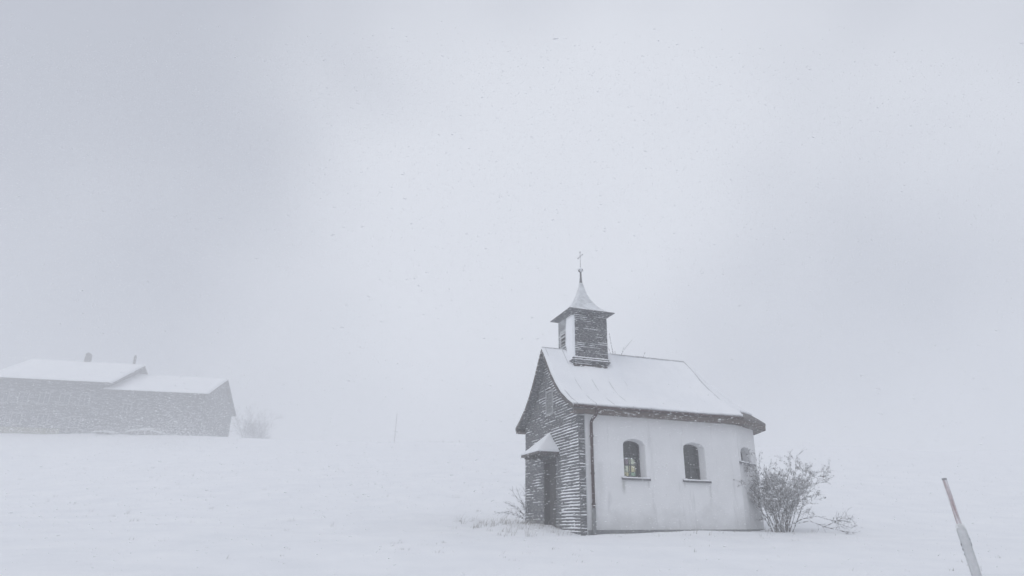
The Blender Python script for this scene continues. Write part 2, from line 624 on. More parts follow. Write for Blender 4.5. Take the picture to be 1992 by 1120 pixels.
shadow_strip = MB()
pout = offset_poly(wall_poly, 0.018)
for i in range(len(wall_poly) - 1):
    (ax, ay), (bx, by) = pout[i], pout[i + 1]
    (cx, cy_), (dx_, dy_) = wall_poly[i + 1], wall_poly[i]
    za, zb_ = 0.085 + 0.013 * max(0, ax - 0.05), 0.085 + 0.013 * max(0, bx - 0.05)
    shadow_strip.hexa([(ax, ay, -0.5), (bx, by, -0.5), (cx, cy_, -0.5), (dx_, dy_, -0.5)], [(ax, ay, za), (bx, by, zb_), (cx, cy_, zb_ + 0.012), (dx_, dy_, za + 0.012)])
shadow_strip.build('base_strip', M['louver'], CH)  # thin dark strip drawing the shadow line where snow meets the wall
MB_floor = MB()
MB_floor.prism([(p[0], p[1], 0.12) for p in inner], (0, 0, 0.08))
MB_floor.build('interior_floor', M['floor_in'], CH)
MB_ceil = MB()
MB_ceil.prism([(p[0], p[1], 3.28) for p in inner], (0, 0, 0.05))
MB_ceil.build('interior_ceiling', M['floor_in'], CH)

for fr, cs, hw, z0, zs, zc, kind, sh in windows:
    e0 = MB()
    out0 = arch_outline(hw + 0.0, z0, zs, zc - 0.005)
    out1 = arch_outline(hw - 0.065, z0 + 0.05, zs, zc - 0.06)
    k = len(out0)
    vs2 = []
    for o in (-0.25, -0.30):
        for pr in (out0, out1):
            vs2 += [to3(fr, cs + s, o, z) for s, z in pr]
    fs2 = []
    for i in range(k):
        j = (i + 1) % k
        fs2 += [(i, j, k + j, k + i), (2 * k + j, 2 * k + i, 3 * k + i, 3 * k + j), (k + i, k + j, 3 * k + j, 3 * k + i), (j, i, 2 * k + i, 2 * k + j)]
    e0.add(vs2, fs2)
    win = e0.build('window', M['frame'], CH)
    # glazing bars
    mb = MB()
    def bar(s0, s1, za, zb):
        mb.hexa([to3(fr, cs + s0, -0.262, za), to3(fr, cs + s1, -0.262, za), to3(fr, cs + s1, -0.288, za), to3(fr, cs + s0, -0.288, za)],
                [to3(fr, cs + s0, -0.262, zb), to3(fr, cs + s1, -0.262, zb), to3(fr, cs + s1, -0.288, zb), to3(fr, cs + s0, -0.288, zb)])
    wi = hw - 0.06
    if kind == 'stained':
        bar(-0.012, 0.012, z0 + 0.045, zc - 0.06)
        for f in (0.25, 0.5, 0.75):
            zz = z0 + 0.05 + (zs - z0) * f
            bar(-wi, -0.012, zz - 0.009, zz + 0.009); bar(0.012, wi, zz - 0.009, zz + 0.009)
        mb.build('glazing_bar', M['frame'], win)
        cols = ['glass_mauve', 'glass_green', 'glass_yellow', 'glass_clear', 'glass_green', 'glass_yellow', 'glass_clear', 'glass_mauve']
        q = 0
        for sx in (-1, 1):
            zz = [z0 + 0.05 + (zs - z0) * f for f in (0, 0.25, 0.5, 0.75)] + [zs + 0.06]
            for a in range(4):
                pb = MB()
                s0, s1 = (-wi, -0.006) if sx < 0 else (0.006, wi)
                za, zb = zz[a], zz[a + 1]
                pb.hexa([to3(fr, cs + s0, -0.272, za), to3(fr, cs + s1, -0.272, za), to3(fr, cs + s1, -0.277, za), to3(fr, cs + s0, -0.277, za)],
                        [to3(fr, cs + s0, -0.272, zb), to3(fr, cs + s1, -0.272, zb), to3(fr, cs + s1, -0.277, zb), to3(fr, cs + s0, -0.277, zb)])
                pb.build('pane', M[cols[q]], win)
                q += 1
    else:
        bar(-0.013, 0.013, z0 + 0.045, zc - 0.05)
        for f in (0.36, 0.70) if zs - z0 > 0.5 else (0.5,):
            zz = z0 + 0.05 + (zs - z0) * f
            bar(-wi, -0.013, zz - 0.010, zz + 0.010); bar(0.013, wi, zz - 0.010, zz + 0.010)
        mb.build('glazing_bar', M['frame'], win)
        pb = MB()
        ol = arch_outline(hw - 0.055, z0 + 0.04, zs, zc - 0.05)
        pb.prism([to3(fr, cs + s, -0.272, z) for s, z in ol], to3(fr, 0, -0.005, 0) - to3(fr, 0, 0, 0))
        pb.build('pane', M['glass'], win)
    # sill with a lip and snow lying on it
    sb = MB()
    sb.hexa([to3(fr, cs - sh, 0.07, z0 - 0.090), to3(fr, cs + sh, 0.07, z0 - 0.090), to3(fr, cs + sh, 0.002, z0 - 0.07), to3(fr, cs - sh, 0.002, z0 - 0.07)],
            [to3(fr, cs - sh, 0.07, z0 - 0.035), to3(fr, cs + sh, 0.07, z0 - 0.035), to3(fr, cs + sh, 0.002, z0 - 0.012), to3(fr, cs - sh, 0.002, z0 - 0.012)])
    sb.build('sill', M['sill'], win)
    sn = MB()
    K = 14
    ring = []
    for i in range(K + 1):
        s = -sh + 0.01 + (2 * sh - 0.02) * i / K
        hgt = 0.010 + 0.016 * random.random() + (0.008 if abs(s) < hw else 0)
        ring.append((s, hgt))
    vs2, fs2 = [], []
    for s, hgt in ring:
        back = -0.22 if abs(s) < hw - 0.06 else 0.004
        vs2 += [to3(fr, cs + s, 0.064, z0 - 0.033), to3(fr, cs + s, 0.052, z0 - 0.031 + hgt), to3(fr, cs + s, back, z0 + 0.002 + hgt * 0.8), to3(fr, cs + s, back, z0 - 0.012)]
    for i in range(K):
        a = i * 4; b = a + 4
        fs2 += [(a, b, b + 1, a + 1), (a + 1, b + 1, b + 2, a + 2), (a + 2, b + 2, b + 3, a + 3)]
    fs2 += [(0, 1, 2, 3), (K * 4 + 3, K * 4 + 2, K * 4 + 1, K * 4)]
    sn.add(vs2, fs2)
    sn.build('sill_snow', M['crust'], win, True)

# --- gable wall and its shingles ---------------------------------------------
gb = MB()
DV0, DV1, DZ0, DZ1 = VR - 0.46, VR + 0.46, 0.16, 2.08   # doorway
prof_v = [-0.03, 0.0] + [VR - d for d in (2.0, 1.5, 1.1, 0.72, 0.4, 0.2)]
outl = [(0.0, -0.03, -0.6), (0.0, W + 0.03, -0.6)]
right = [(0.0, VR + d, roof_z(d) - 0.10) for d in (VR + 0.03, 2.0, 1.5, 1.1, 0.72, 0.4, 0.2)]
left = [(0.0, VR - d, roof_z(d) - 0.10) for d in (0.0, 0.2, 0.4, 0.72, 1.1, 1.5, 2.0, VR + 0.03)]
gb.prism(outl + right + left, (0.16, 0, 0))
gable = gb.build('gable_wall', M['board'], None)
ct = MB(); ct.box(-0.2, 0.30, DV0, DV1, DZ0, DZ1)
cto = ct.build('cutter', M['board'])
bo = gable.modifiers.new('cut', 'BOOLEAN'); bo.operation = 'DIFFERENCE'; bo.solver = 'EXACT'; bo.object = cto
dg = bpy.context.evaluated_depsgraph_get()
gme = bpy.data.meshes.new_from_object(gable.evaluated_get(dg))
gable.modifiers.clear(); gable.data = gme
bpy.data.objects.remove(cto, do_unlink=True)
gable.parent = CH


def shingle_row(mb, fr, s0, s1, z, h, proud=0.03, wmin=0.10, wmax=0.20, rng=random):
    """a course of separate wedge shingles on the outer side of frame fr, exposed height h, butt at z"""
    s = s0
    while s < s1 - 0.01:
        wd = min(rng.uniform(wmin, wmax), s1 - s)
        if s1 - (s + wd) < 0.05:
            wd = s1 - s
        j = rng.uniform(-0.007, 0.007)
        p = proud + rng.uniform(-0.005, 0.006)
        g0 = 0.003
        a, b = s + g0, s + wd - g0
        za, zb = z + j, z + h + 0.02
        mb.hexa([to3(fr, a, p, za), to3(fr, b, p, za), to3(fr, b, -0.002, za), to3(fr, a, -0.002, za)],
                [to3(fr, a, 0.010, zb), to3(fr, b, 0.010, zb), to3(fr, b, -0.002, zb), to3(fr, a, -0.002, zb)])
        s += wd


def crust_row(mb, fr, s0, s1, z, h, cover, proud=0.034, rng=random, seed=0.0):
    """wind-packed snow caught along a course: a band of uneven height that thins out and breaks"""
    step = 0.04
    nseg = max(2, int((s1 - s0) / step))
    prev = None
    base = len(mb.v)
    slope = (proud - 0.010) / (h + 0.02)
    for i in range(nseg + 1):
        x = s0 + (s1 - s0) * i / nseg
        cv = cover(x, z)
        q = nz(x * 1.3, z * 7.0, seed, 1.0, 4.0) * 0.9 + nz(x * 5.0, z * 13.0, seed, 1.0, 8.0) * 0.55
        hh = h * (0.06 + 0.42 * cv + 0.42 * q) + rng.uniform(-0.004, 0.004)
        if hh < 0.012:
            prev = None
            continue
        hh = min(hh, h * 0.72)
        k = len(mb.v)
        mb.v += [tuple(to3(fr, x, proud + 0.006, z + 0.004 + rng.uniform(-0.003, 0.003))), tuple(to3(fr, x, proud + 0.004 - slope * hh * 0.6, z + hh * 0.7)),
                 tuple(to3(fr, x, proud - slope * hh - 0.004, z + hh)), tuple(to3(fr, x, proud - 0.012, z + 0.002))]
        if prev is not None:
            a, b = prev, k
            mb.f += [(a, b, b + 1, a + 1), (a + 1, b + 1, b + 2, a + 2), (a + 2, b + 2, b + 3, a + 3), (a + 3, b + 3, b, a)]
        prev = k


fG = frame_of((0.0, W), (0.0, 0.0))        # s = W - v, outward normal -u
H = 0.083


def cover_gable(s, z):
    v = W - s
    c = 0.46 + 0.50 * max(0, min(1, 1 - v / 2.1))
    c *= 0.75 + 0.35 * max(0, min(1, 1 - z / 3.0))
    depth = roof_z(abs(v - VR)) - z       # sheltered under the verge
    if v > VR:
        c *= 0.32
    if depth < 0.5:
        c *= 0.5
    if z < 2.3 and abs(v - VR) < 0.85:      # sheltered under the door canopy
        c *= 0.15
    return min(0.92, c)


gcr = MB()
z = -0.12
while z < 5.3:
    d_top = min(roof_d(z + H + 0.12), VR + 0.03)
    if d_top > 0.08:
        spans = [(VR - d_top, VR + d_top)]
        # gaps for the porch and the gable shutter
        cuts = []
        if DZ0 - 0.2 < z + H * 0.5 < DZ1 + 0.04:
            cuts.append((DV0 - 0.02, DV1 + 0.02))
        if 3.38 < z + H * 0.5 < 4.24:
            cuts.append((VR - 0.35, VR + 0.25))
        for c0, c1 in cuts:
            ns = []
            for a, b in spans:
                if c1 <= a or c0 >= b:
                    ns.append((a, b))
                else:
                    if c0 > a + 0.03: ns.append((a, c0))
                    if c1 < b - 0.03: ns.append((c1, b))
            spans = ns
        for a, b in spans:
            mb = MB()
            shingle_row(mb, fG, W - b, W - a, z, H)
            crust_row(gcr, fG, W - b, W - a, z, H, cover_gable)
            mb.build('shingle_course', M['shingle'], gable)
    z += H
o = gcr.build('snow_crust', M['crust'], gable)
o['kind'] = 'stuff'
# corner boards on the plaster side: stacked shingle returns
fR = frame_of((0.0, -0.03), (0.16, -0.03))
z = -0.12
cb = MB(); cr2 = MB()
while z < 3.15:
    shingle_row(cb, fR, -0.025, 0.155, z, H, 0.022, 0.16, 0.19)
    crust_row(cr2, fR, -0.02, 0.15, z, H, lambda s, zz: 0.12, 0.026)
    z += H
o = cb.build('corner_shingle', M['shingle'], gable)
o['kind'] = 'stuff'
o = cr2.build('snow_crust', M['crust'], gable); o['kind'] = 'stuff'
mbt = MB(); mbt.box(0.162, 0.182, -0.045, 0.0, -0.3, 3.2)
mbt.build('corner_trim', M['pale_frame'], gable)

# gable shutter with pale frame
sv0, sv1, sz0, sz1 = VR - 0.32, VR + 0.22, 3.44, 4.20
shf = MB()
for (a, b, c, d) in ((sv0 - 0.03, sv0 + 0.04, sz0 - 0.02, sz1 + 0.02), (sv1 - 0.04, sv1 + 0.03, sz0 - 0.02, sz1 + 0.02)):
    shf.box(-0.045, 0.01, a, b, c, d)
shf.box(-0.05, 0.01, sv0 + 0.04, sv1 - 0.04, sz0 - 0.03, sz0 + 0.04)
shf.box(-0.04, 0.01, sv0 + 0.04, sv1 - 0.04, sz1 - 0.05, sz1 + 0.01)
shut = shf.build('gable_shutter', M['shutter'], CH)
for i in range(7):
    zz = sz0 + 0.05 + i * (sz1 - sz0 - 0.12) / 7
    mb = MB()
    hh = (sz1 - sz0 - 0.12) / 7
    mb.hexa([(-0.032, sv0 + 0.042, zz), (-0.012, sv0 + 0.042, zz), (-0.012, sv1 - 0.042, zz), (-0.032, sv1 - 0.042, zz)],
            [(-0.016, sv0 + 0.042, zz + hh - 0.006), (-0.004, sv0 + 0.042, zz + hh - 0.006), (-0.004, sv1 - 0.042, zz + hh - 0.006), (-0.016, sv1 - 0.042, zz + hh - 0.006)])
    mb.build('slat', M['louver'], shut)

# --- doorway under a small canopy ------------------------------------------------
pb = MB()
pb.box(-0.035, 0.19, DV0 - 0.004, DV0 + 0.07, DZ0, DZ1 - 0.07)
pb.box(-0.035, 0.19, DV1 - 0.07, DV1 + 0.004, DZ0, DZ1 - 0.07)
pb.box(-0.037, 0.19, DV0 - 0.004, DV1 + 0.004, DZ1 - 0.07, DZ1 + 0.004)
porch = pb.build('doorway', M['dark_door'], CH)
for i in range(6):
    w_ = (DV1 - DV0 - 0.15) / 6
    mb = MB(); mb.box(0.125, 0.155, DV0 + 0.075 + i * w_ + 0.003, DV0 + 0.075 + (i + 1) * w_ - 0.003, DZ0 + 0.01, DZ1 - 0.075)
    mb.build('door_plank', M['dark_door'], porch)
mb = MB(); mb.box(0.158, 0.175, DV0 + 0.07, DV1 - 0.07, DZ0, DZ1 - 0.07)
mb.build('door_back', M['dark_door'], porch)
mb = MB(); mb.tube([(0.12, DV0 + 0.16, 1.10), (0.085, DV0 + 0.16, 1.10), (0.085, DV0 + 0.27, 1.095)], 0.011, 6)
mb.build('door_handle', M['iron'], porch)
mb = MB(); mb.box(-0.55, -0.002, DV0 - 0.12, DV1 + 0.12, -0.3, DZ0 - 0.02)
mb.build('door_step', M['louver'], porch)
for v in (VR - 0.62, VR + 0.62):      # canopy brackets
    mb = MB()
    mb.box(-0.60, -0.036, v - 0.032, v + 0.032, 2.125, 2.178)
    mb.build('canopy_bracket', M['board'], porch)
# canopy: half-pyramid hip roof against the gable, flared, with a thick snow cap
CU, CV0, CV1, CZE, CZP = -0.68, VR - 0.75, VR + 0.75, 2.24, 2.86


def canopy_surface(lift, grow, name, mat, low):
    rows = 7
    vs2, fs2 = [], []
    prof = [(0.0, 1.0), (0.18, 0.80), (0.36, 0.60), (0.55, 0.40), (0.75, 0.20), (0.9, 0.08), (1.0, 0.0)]
    seg = []
    # eave line from the wall on the far side round to the wall on the near side
    e = [(0.0, CV1 + grow), (CU - grow, CV1 + grow), (CU - grow, CV0 - grow), (0.0, CV0 - grow)]
    line = []
    for i in range(3):
        for q in range(6):
            t = q / 6
            line.append((e[i][0] + (e[i + 1][0] - e[i][0]) * t, e[i][1] + (e[i + 1][1] - e[i][1]) * t))
    line.append(e[3])
    for (u, v) in line:
        for r, (t, hz) in enumerate(prof):
            jit = nz(u * t, v * t, 0, 3.0, 2.2) * 0.02 * (1 if lift else 0)
            vs2.append((u * t, VR + (v - VR) * t, CZE + (CZP - CZE) * hz + lift + jit - (0.01 if (lift and r == rows - 1) else 0)))
    nl = len(line)
    topn = len(vs2)
    for (u, v) in line:
        for r, (t, hz) in enumerate(prof):
            vs2.append((u * t, VR + (v - VR) * t, CZE + (CZP - CZE) * hz + low))
    for i in range(nl - 1):
        for r in range(rows - 1):
            a = i * rows + r; b = (i + 1) * rows + r
            fs2.append((a, b, b + 1, a + 1))
            fs2.append((topn + a + 1, topn + b + 1, topn + b, topn + a))
        a = i * rows + rows - 1; b = a + rows
        fs2.append((a, b, topn + b, topn + a))
    return obj(name, vs2, fs2, mat, porch, bool(lift))


canopy_surface(0.0, 0.0, 'canopy', M['board'], -0.06)
canopy_surface(0.065, 0.010, 'snow_cap', M['roof_snow'], 0.004)

# --- roof --------------------------------------------------------------------
OV = 0.31
eave_chain = offset_poly(wall_poly, OV)
c1, c2, c3, c4, c5 = [Vector(p) for p in eave_chain[1:6]]
c2 += (c2 - Vector(wall_poly[2])) * 0.32; c3 += Vector((0.12, 0)); c4 += (c4 - Vector(wall_poly[4])) * 0.32
c2a = c2 + (c1 - c2).normalized() * 0.13
c2b = c2 + (c3 - c2).normalized() * 0.13
c2m = (c2a + c2b + c2) / 3
c4a = c4 + (c3 - c4).normalized() * 0.13
c4b = c4 + (c5 - c4).normalized() * 0.13
c4m = (c4a + c4b + c4) / 3
apse = [c1, c2a, c2m, c2b, c3, c4a, c4m, c4b, c5]


def stations(step):
    st = []      # (ridge u, ridge v, eave u, eave v)
    nS = int(5.6 / step)
    for i in range(nS + 1):
        t = i / nS
        st.append((RIDGE_U0 + (RIDGE_U1 - RIDGE_U0) * t, VR, RIDGE_U0 + (c1.x - RIDGE_U0) * t, -OV))
    for a, b in zip(apse[:-1], apse[1:]):
        m = max(1, int((b - a).length / step))
        for q in range(1, m + 1):
            p = a.lerp(b, q / m)
            st.append((RIDGE_U1, VR, p.x, p.y))
    for i in range(1, nS + 1):
        t = 1 - i / nS
        st.append((RIDGE_U0 + (RIDGE_U1 - RIDGE_U0) * t, VR, RIDGE_U0 + (c1.x - RIDGE_U0) * t, W + OV))
    return st


def hip_raise(u, d):
    """the hips rise a little above the main slope's sag"""
    t = max(0.0, min(1.0, (u - 4.0) / 1.3))
    return 0.15 * t * t * (3 - 2 * t) * math.sin(math.pi * min(1.0, d / 2.43)) ** 0.8


def roof_sheet(name, mat, st, nd, top, bot, dmax, smooth):
    vs2, fs2 = [], []
    ns_ = len(st)
    for fn in (top, bot):
        for si, (ru, rv, eu, ev) in enumerate(st):
            for k in range(nd + 1):
                d = dmax(si, eu, ev) * k / nd
                t = d / 2.43
                u, v = ru + (eu - ru) * t, rv + (ev - rv) * t
                vs2.append((u, v, roof_z(d) + hip_raise(u, d) + fn(u, v, d, si)))
    m = nd + 1
    T = ns_ * m
    for i in range(ns_ - 1):
        for k in range(nd):
            a, b = i * m + k, (i + 1) * m + k
            fs2.append((a, b, b + 1, a + 1))
            fs2.append((T + a + 1, T + b + 1, T + b, T + a))
        a, b = i * m + nd, (i + 1) * m + nd
        fs2.append((a, b, T + b, T + a))
    for i in (0, ns_ - 1):
        for k in range(nd):
            a = i * m + k
            fs2.append((a, a + 1, T + a + 1, T + a))
    return obj(name, vs2, fs2, mat, roof, smooth)


roof = None
SEAMS = [-0.27 + 0.12 + 0.585 * i for i in range(10)]
st = stations(0.28)
roof = roof_sheet('roof', M['board'], st, 14, lambda u, v, d, i: 0.0, lambda u, v, d, i: -0.07, lambda i, eu, ev: 2.43, False)
roof.parent = CH


def seam_bump(u, v, d):
    if v > VR:
        return 0
    b = 0
    for s in SEAMS:
        b = max(b, math.exp(-((u - s - 0.015 * math.sin(3 * d + s * 9)) / 0.035) ** 2))
    fade = max(0.15, min(1, 1.25 - 0.45 * d)) * (0.6 + 0.8 * max(0, nz(u, d, 0, 1.3, 4.4) + 0.3))
    return b * 0.022 * fade


def snow_top(u, v, d, i):
    h = 0.055 + 0.025 * (nz(u, v, 0, 1.1, 8.0) + 0.4) + 0.012 * nz(u, v, 0, 4.0, 2.0)
    h += seam_bump(u, v, d)
    h += 0.0 * d
    # drift banked against the turret on the lee side and in front
    h += 0.16 * math.exp(-(((u - 1.98) / 0.22) ** 2 + ((v - 1.75) / 0.42) ** 2))
    h += 0.11 * math.exp(-(((u - 1.2) / 0.7) ** 2 + ((v - 1.44) / 0.16) ** 2))
    return max(0.02, h)


def snow_edge(i, eu, ev):
    e = 2.43 - 0.015 - 0.05 * max(0, nz(eu * 1.7, ev * 1.7, 0, 1.6, 6.0)) - 0.02 * random.random()
    if ev < 0 and eu < 0.05:
        e -= 0.03
    if eu > 5.40 and ev < 1.2:
        e -= 0.10 + 0.26 * min(1, (eu - 5.4) / 0.4)
    return e


snow = roof_sheet('snow_layer', M['roof_snow'], stations(0.045), 40, snow_top, lambda u, v, d, i: 0.003, snow_edge, True)
mb = MB()
mb.tube([(TU + TT + 0.05 + (RIDGE_U1 - TU - TT - 0.05) * i / 20, VR, roof_z(0) + 0.072 + 0.010 * nz(i * 0.7, 0, 0, 1, 2)) for i in range(21)], 0.024, 6)
mb.build('ridge_cap', M['ridge'], roof)
mb = MB()
mb.tube([(-0.26 + (TU - TT + 0.2) * i / 8, VR, roof_z(0) + 0.066) for i in range(9)], 0.020, 6)
mb.build('ridge_cap', M['ridge'], roof)
hp = []
for i in range(15):
    d = 1.75 * i / 14
    tt_ = d / 2.43
    hp.append((RIDGE_U1 + (c1.x - RIDGE_U1) * tt_, VR + (c1.y - VR) * tt_, roof_z(d) + hip_raise(RIDGE_U1 + (c1.x - RIDGE_U1) * tt_, d) + 0.074 - 0.03 * (i / 14) ** 3))
mb = MB(); mb.tube(hp, 0.017, 6)
mb.build('hip_cap', M['frost'], roof)
for sm in SEAMS:
    vs2, fs2 = [], []
    K = 26
    if TU - TT - 0.1 < sm < TU + TT + 0.1:
        d0_ = 0.62
    else:
        d0_ = 0.02
    tmax = (sm - RIDGE_U0) / (RIDGE_U1 - RIDGE_U0)
    if tmax > 1:
        continue
    for i in range(K + 1):
        d = d0_ + (2.40 - d0_) * i / K
        u = sm
        v = VR - d
        hgt = 0.104 + 0.022 * nz(sm * 3, d * 2, 0, 1.4, 5.5) - 0.014 * d - 0.016 * max(0, sm - 0.9)
        zz = roof_z(d)
        vs2 += [(u - 0.011, v, zz - 0.01), (u - 0.007, v, zz + hgt), (u + 0.007, v, zz + hgt), (u + 0.011, v, zz - 0.01)]
    for i in range(K):
        for k in range(4):
            fs2.append((i * 4 + k, i * 4 + (k + 1) % 4, i * 4 + 4 + (k + 1) % 4, i * 4 + 4 + k))
    fs2 += [(0, 1, 2, 3), (K * 4 + 3, K * 4 + 2, K * 4 + 1, K * 4)]
    obj('roof_seam', vs2, fs2, M['frost'], roof)
# fascia boards and soffits, one per straight run of eave
runs = [(Vector((RIDGE_U0, -OV)), c1)] + list(zip(apse[:-1], apse[1:])) + [(c5, Vector((RIDGE_U0, W + OV)))]
for a, b in runs:
    fr = frame_of(a, b)
    L = (b - a).length
    mb = MB()
    mb.hexa([to3(fr, 0.002, -0.012, 3.145), to3(fr, L - 0.002, -0.012, 3.145), to3(fr, L - 0.006, -0.042, 3.145), to3(fr, 0.006, -0.042, 3.145)],
            [to3(fr, 0.002, -0.012, 3.335), to3(fr, L - 0.002, -0.012, 3.335), to3(fr, L - 0.006, -0.042, 3.335), to3(fr, 0.006, -0.042, 3.335)])
    mb.build('fascia_board', M['soffit'], roof)
    SO = OV - 0.002 if abs(a.y - b.y) < 1e-6 else OV + 0.16
    q = int(max(1, round(L / 0.9)))
    for i in range(q):
        mb = MB()
        s0, s1 = L * i / q + 0.003, L * (i + 1) / q - 0.003
        mb.hexa([to3(fr, s0, -0.045, 3.165), to3(fr, s1, -0.045, 3.165), to3(fr, s1, -SO, 3.165), to3(fr, s0, -SO, 3.165)],
                [to3(fr, s0, -0.045, 3.185), to3(fr, s1, -0.045, 3.185), to3(fr, s1, -SO, 3.185), to3(fr, s0, -SO, 3.185)])
        mb.build('soffit_board', M['soffit'], roof)
# gutter lip along the south eave
mb = MB()
gpts = []
for k in range(9):
    a = math.pi * k / 8
    gpts.append((0.0, -OV - 0.045 - 0.05 * math.cos(a) + 0.0, 3.335 - 0.055 * math.sin(a)))
for k in range(8, -1, -1):
    a = math.pi * k / 8
    gpts.append((0.0, -OV - 0.045 - 0.044 * math.cos(a), 3.335 - 0.049 * math.sin(a)))
mb.prism([(-0.26, p[1], p[2]) for p in gpts], (5.55, 0, 0))
mb.build('gutter', M['red_brown'], roof)
# barge boards along both verges
for sgn in (-1, 1):
    mb = MB()
    vs2, fs2 = [], []
    for d in PD:
        for (u, dz) in ((-0.285, -0.005), (-0.262, -0.005), (-0.262, -0.12), (-0.285, -0.12)):
            vs2.append((u, VR + sgn * d, roof_z(d) + dz))
    for i in range(len(PD) - 1):
        for k in range(4):
            fs2.append((i * 4 + k, i * 4 + (k + 1) % 4, (i + 1) * 4 + (k + 1) % 4, (i + 1) * 4 + k))
    fs2 += [(0, 1, 2, 3), tuple((len(PD) - 1) * 4 + k for k in (3, 2, 1, 0))]
    mb.add(vs2, fs2)
    mb.build('barge_board', M['board'], roof)
# boarded underside of the verge
for sgn in (-1, 1):
    for k in range(len(PD) - 1):
        for t in range(2):
            d0 = PD[k] + (PD[k + 1] - PD[k]) * t / 2 + 0.004
            d1 = PD[k] + (PD[k + 1] - PD[k]) * (t + 1) / 2 - 0.004
            mb = MB()
            mb.hexa([(-0.26, VR + sgn * d0, roof_z(d0) - 0.095), (-0.003, VR + sgn * d0, roof_z(d0) - 0.095), (-0.003, VR + sgn * d1, roof_z(d1) - 0.095), (-0.26, VR + sgn * d1, roof_z(d1) - 0.095)],
                    [(-0.26, VR + sgn * d0, roof_z(d0) - 0.072), (-0.003, VR + sgn * d0, roof_z(d0) - 0.072), (-0.003, VR + sgn * d1, roof_z(d1) - 0.072), (-0.26, VR + sgn * d1, roof_z(d1) - 0.072)])
            mb.build('verge_board', M['shingle_turret'], roof)

# --- downspout ----------------------------------------------------------------
mb = MB()
mb.tube([(0.42, -0.33, 3.29), (0.42, -0.33, 3.20), (0.415, -0.27, 3.12), (0.375, -0.13, 3.02), (0.355, -0.085, 2.95), (0.35, -0.08, 2.85), (0.35, -0.08, 0.62)], 0.042, 10)
pipe = mb.build('downspout', M['red_brown'], CH, True)
mb = MB(); mb.tube([(0.35, -0.08, 0.66), (0.35, -0.08, -0.2)], 0.052, 10)
mb.build('standpipe', M['louver'], pipe, True)
for zz in (2.55, 1.55, 0.75):
    mb = MB(); mb.tube([(0.35, -0.08, zz - 0.02), (0.35, -0.08, zz + 0.02)], 0.056, 10)
    mb.box(0.34, 0.36, -0.04, 0.0, zz - 0.012, zz + 0.012)
    mb.build('pipe_clip', M['red_brown'], pipe)

# --- bell turret --------------------------------------------------------------

pb = MB(); pb.box(TU - TT, TU + TT, TV - TT, TV + TT, 4.5, 6.74)
tur = pb.build('bell_turret', M['board'], CH)
P4 = [(TU - TT, TV + TT), (TU - TT, TV - TT), (TU + TT, TV - TT), (TU + TT, TV + TT)]
tfr = [frame_of(P4[i], P4[(i + 1) % 4]) for i in range(4)]     # west, south, east, north
HT = 0.062
tcr = MB()
z = 5.02
while z < 6.70:
    for k, fr in enumerate(tfr):
        if k == 0 and 5.72 < z + HT / 2 < 6.28:
            for a, b in ((-0.02, 0.14), (0.64, 2 * TT + 0.02)):
                mb = MB()
                shingle_row(mb, fr, a, b, z, HT, 0.026, 0.07, 0.14)
                mb.build('shingle_course', M['shingle_turret'], tur)
            crust_row(tcr, fr, 0, 0.14, z, HT, lambda s, zz: 0.9, 0.030)
        else:
            mb = MB()
            shingle_row(mb, fr, -0.02, 2 * TT + 0.02, z, HT, 0.026, 0.07, 0.14)
            mb.build('shingle_course', M['shingle_turret'], tur)
            crust_row(tcr, fr, 0, 2 * TT, z, HT, (lambda s, zz: 0.85) if k == 0 else (lambda s, zz: 0.60 - 1.3 * s if s < 0.35 else 0.15), 0.030)
    z += HT
o = tcr.build('snow_crust', M['crust'], tur); o['kind'] = 'stuff'
# skirt board with two snowy ledges above the roof
for (z0, z1, pr) in ((5.10, 5.16, 0.075), (5.18, 5.23, 0.05)):
    mb = MB()
    for fr in tfr:
        mb.hexa([to3(fr, -pr + 0.004, pr, z0), to3(fr, 2 * TT + pr - 0.004, pr, z0), to3(fr, 2 * TT + 0.004, 0.004, z0), to3(fr, -0.004, 0.004, z0)],
                [to3(fr, -pr + 0.004, pr, z1 - 0.015), to3(fr, 2 * TT + pr - 0.004, pr, z1 - 0.015), to3(fr, 2 * TT + 0.004, 0.004, z1), to3(fr, -0.004, 0.004, z1)])
    sk = mb.build('skirt_board', M['shingle_turret'], tur)
    mb = MB()
    for fr in tfr[:2]:
        K = 18
        vs2, fs2 = [], []
        for i in range(K + 1):
            s = 2 * TT * i / K
            hh = 0.018 + 0.02 * random.random()
            vs2 += [to3(fr, s, pr + 0.004, z1 - 0.014), to3(fr, s, pr - 0.012, z1 - 0.014 + hh), to3(fr, s, 0.03, z1 + hh), to3(fr, s, 0.03, z1)]
        for i in range(K):
            a = i * 4; b = a + 4
            fs2 += [(a, b, b + 1, a + 1), (a + 1, b + 1, b + 2, a + 2), (a + 2, b + 2, b + 3, a + 3)]
        fs2 += [(0, 1, 2, 3), (K * 4 + 3, K * 4 + 2, K * 4 + 1, K * 4)]
        mb.add(vs2, fs2)
    mb.build('ledge_snow', M['crust'], sk, True)
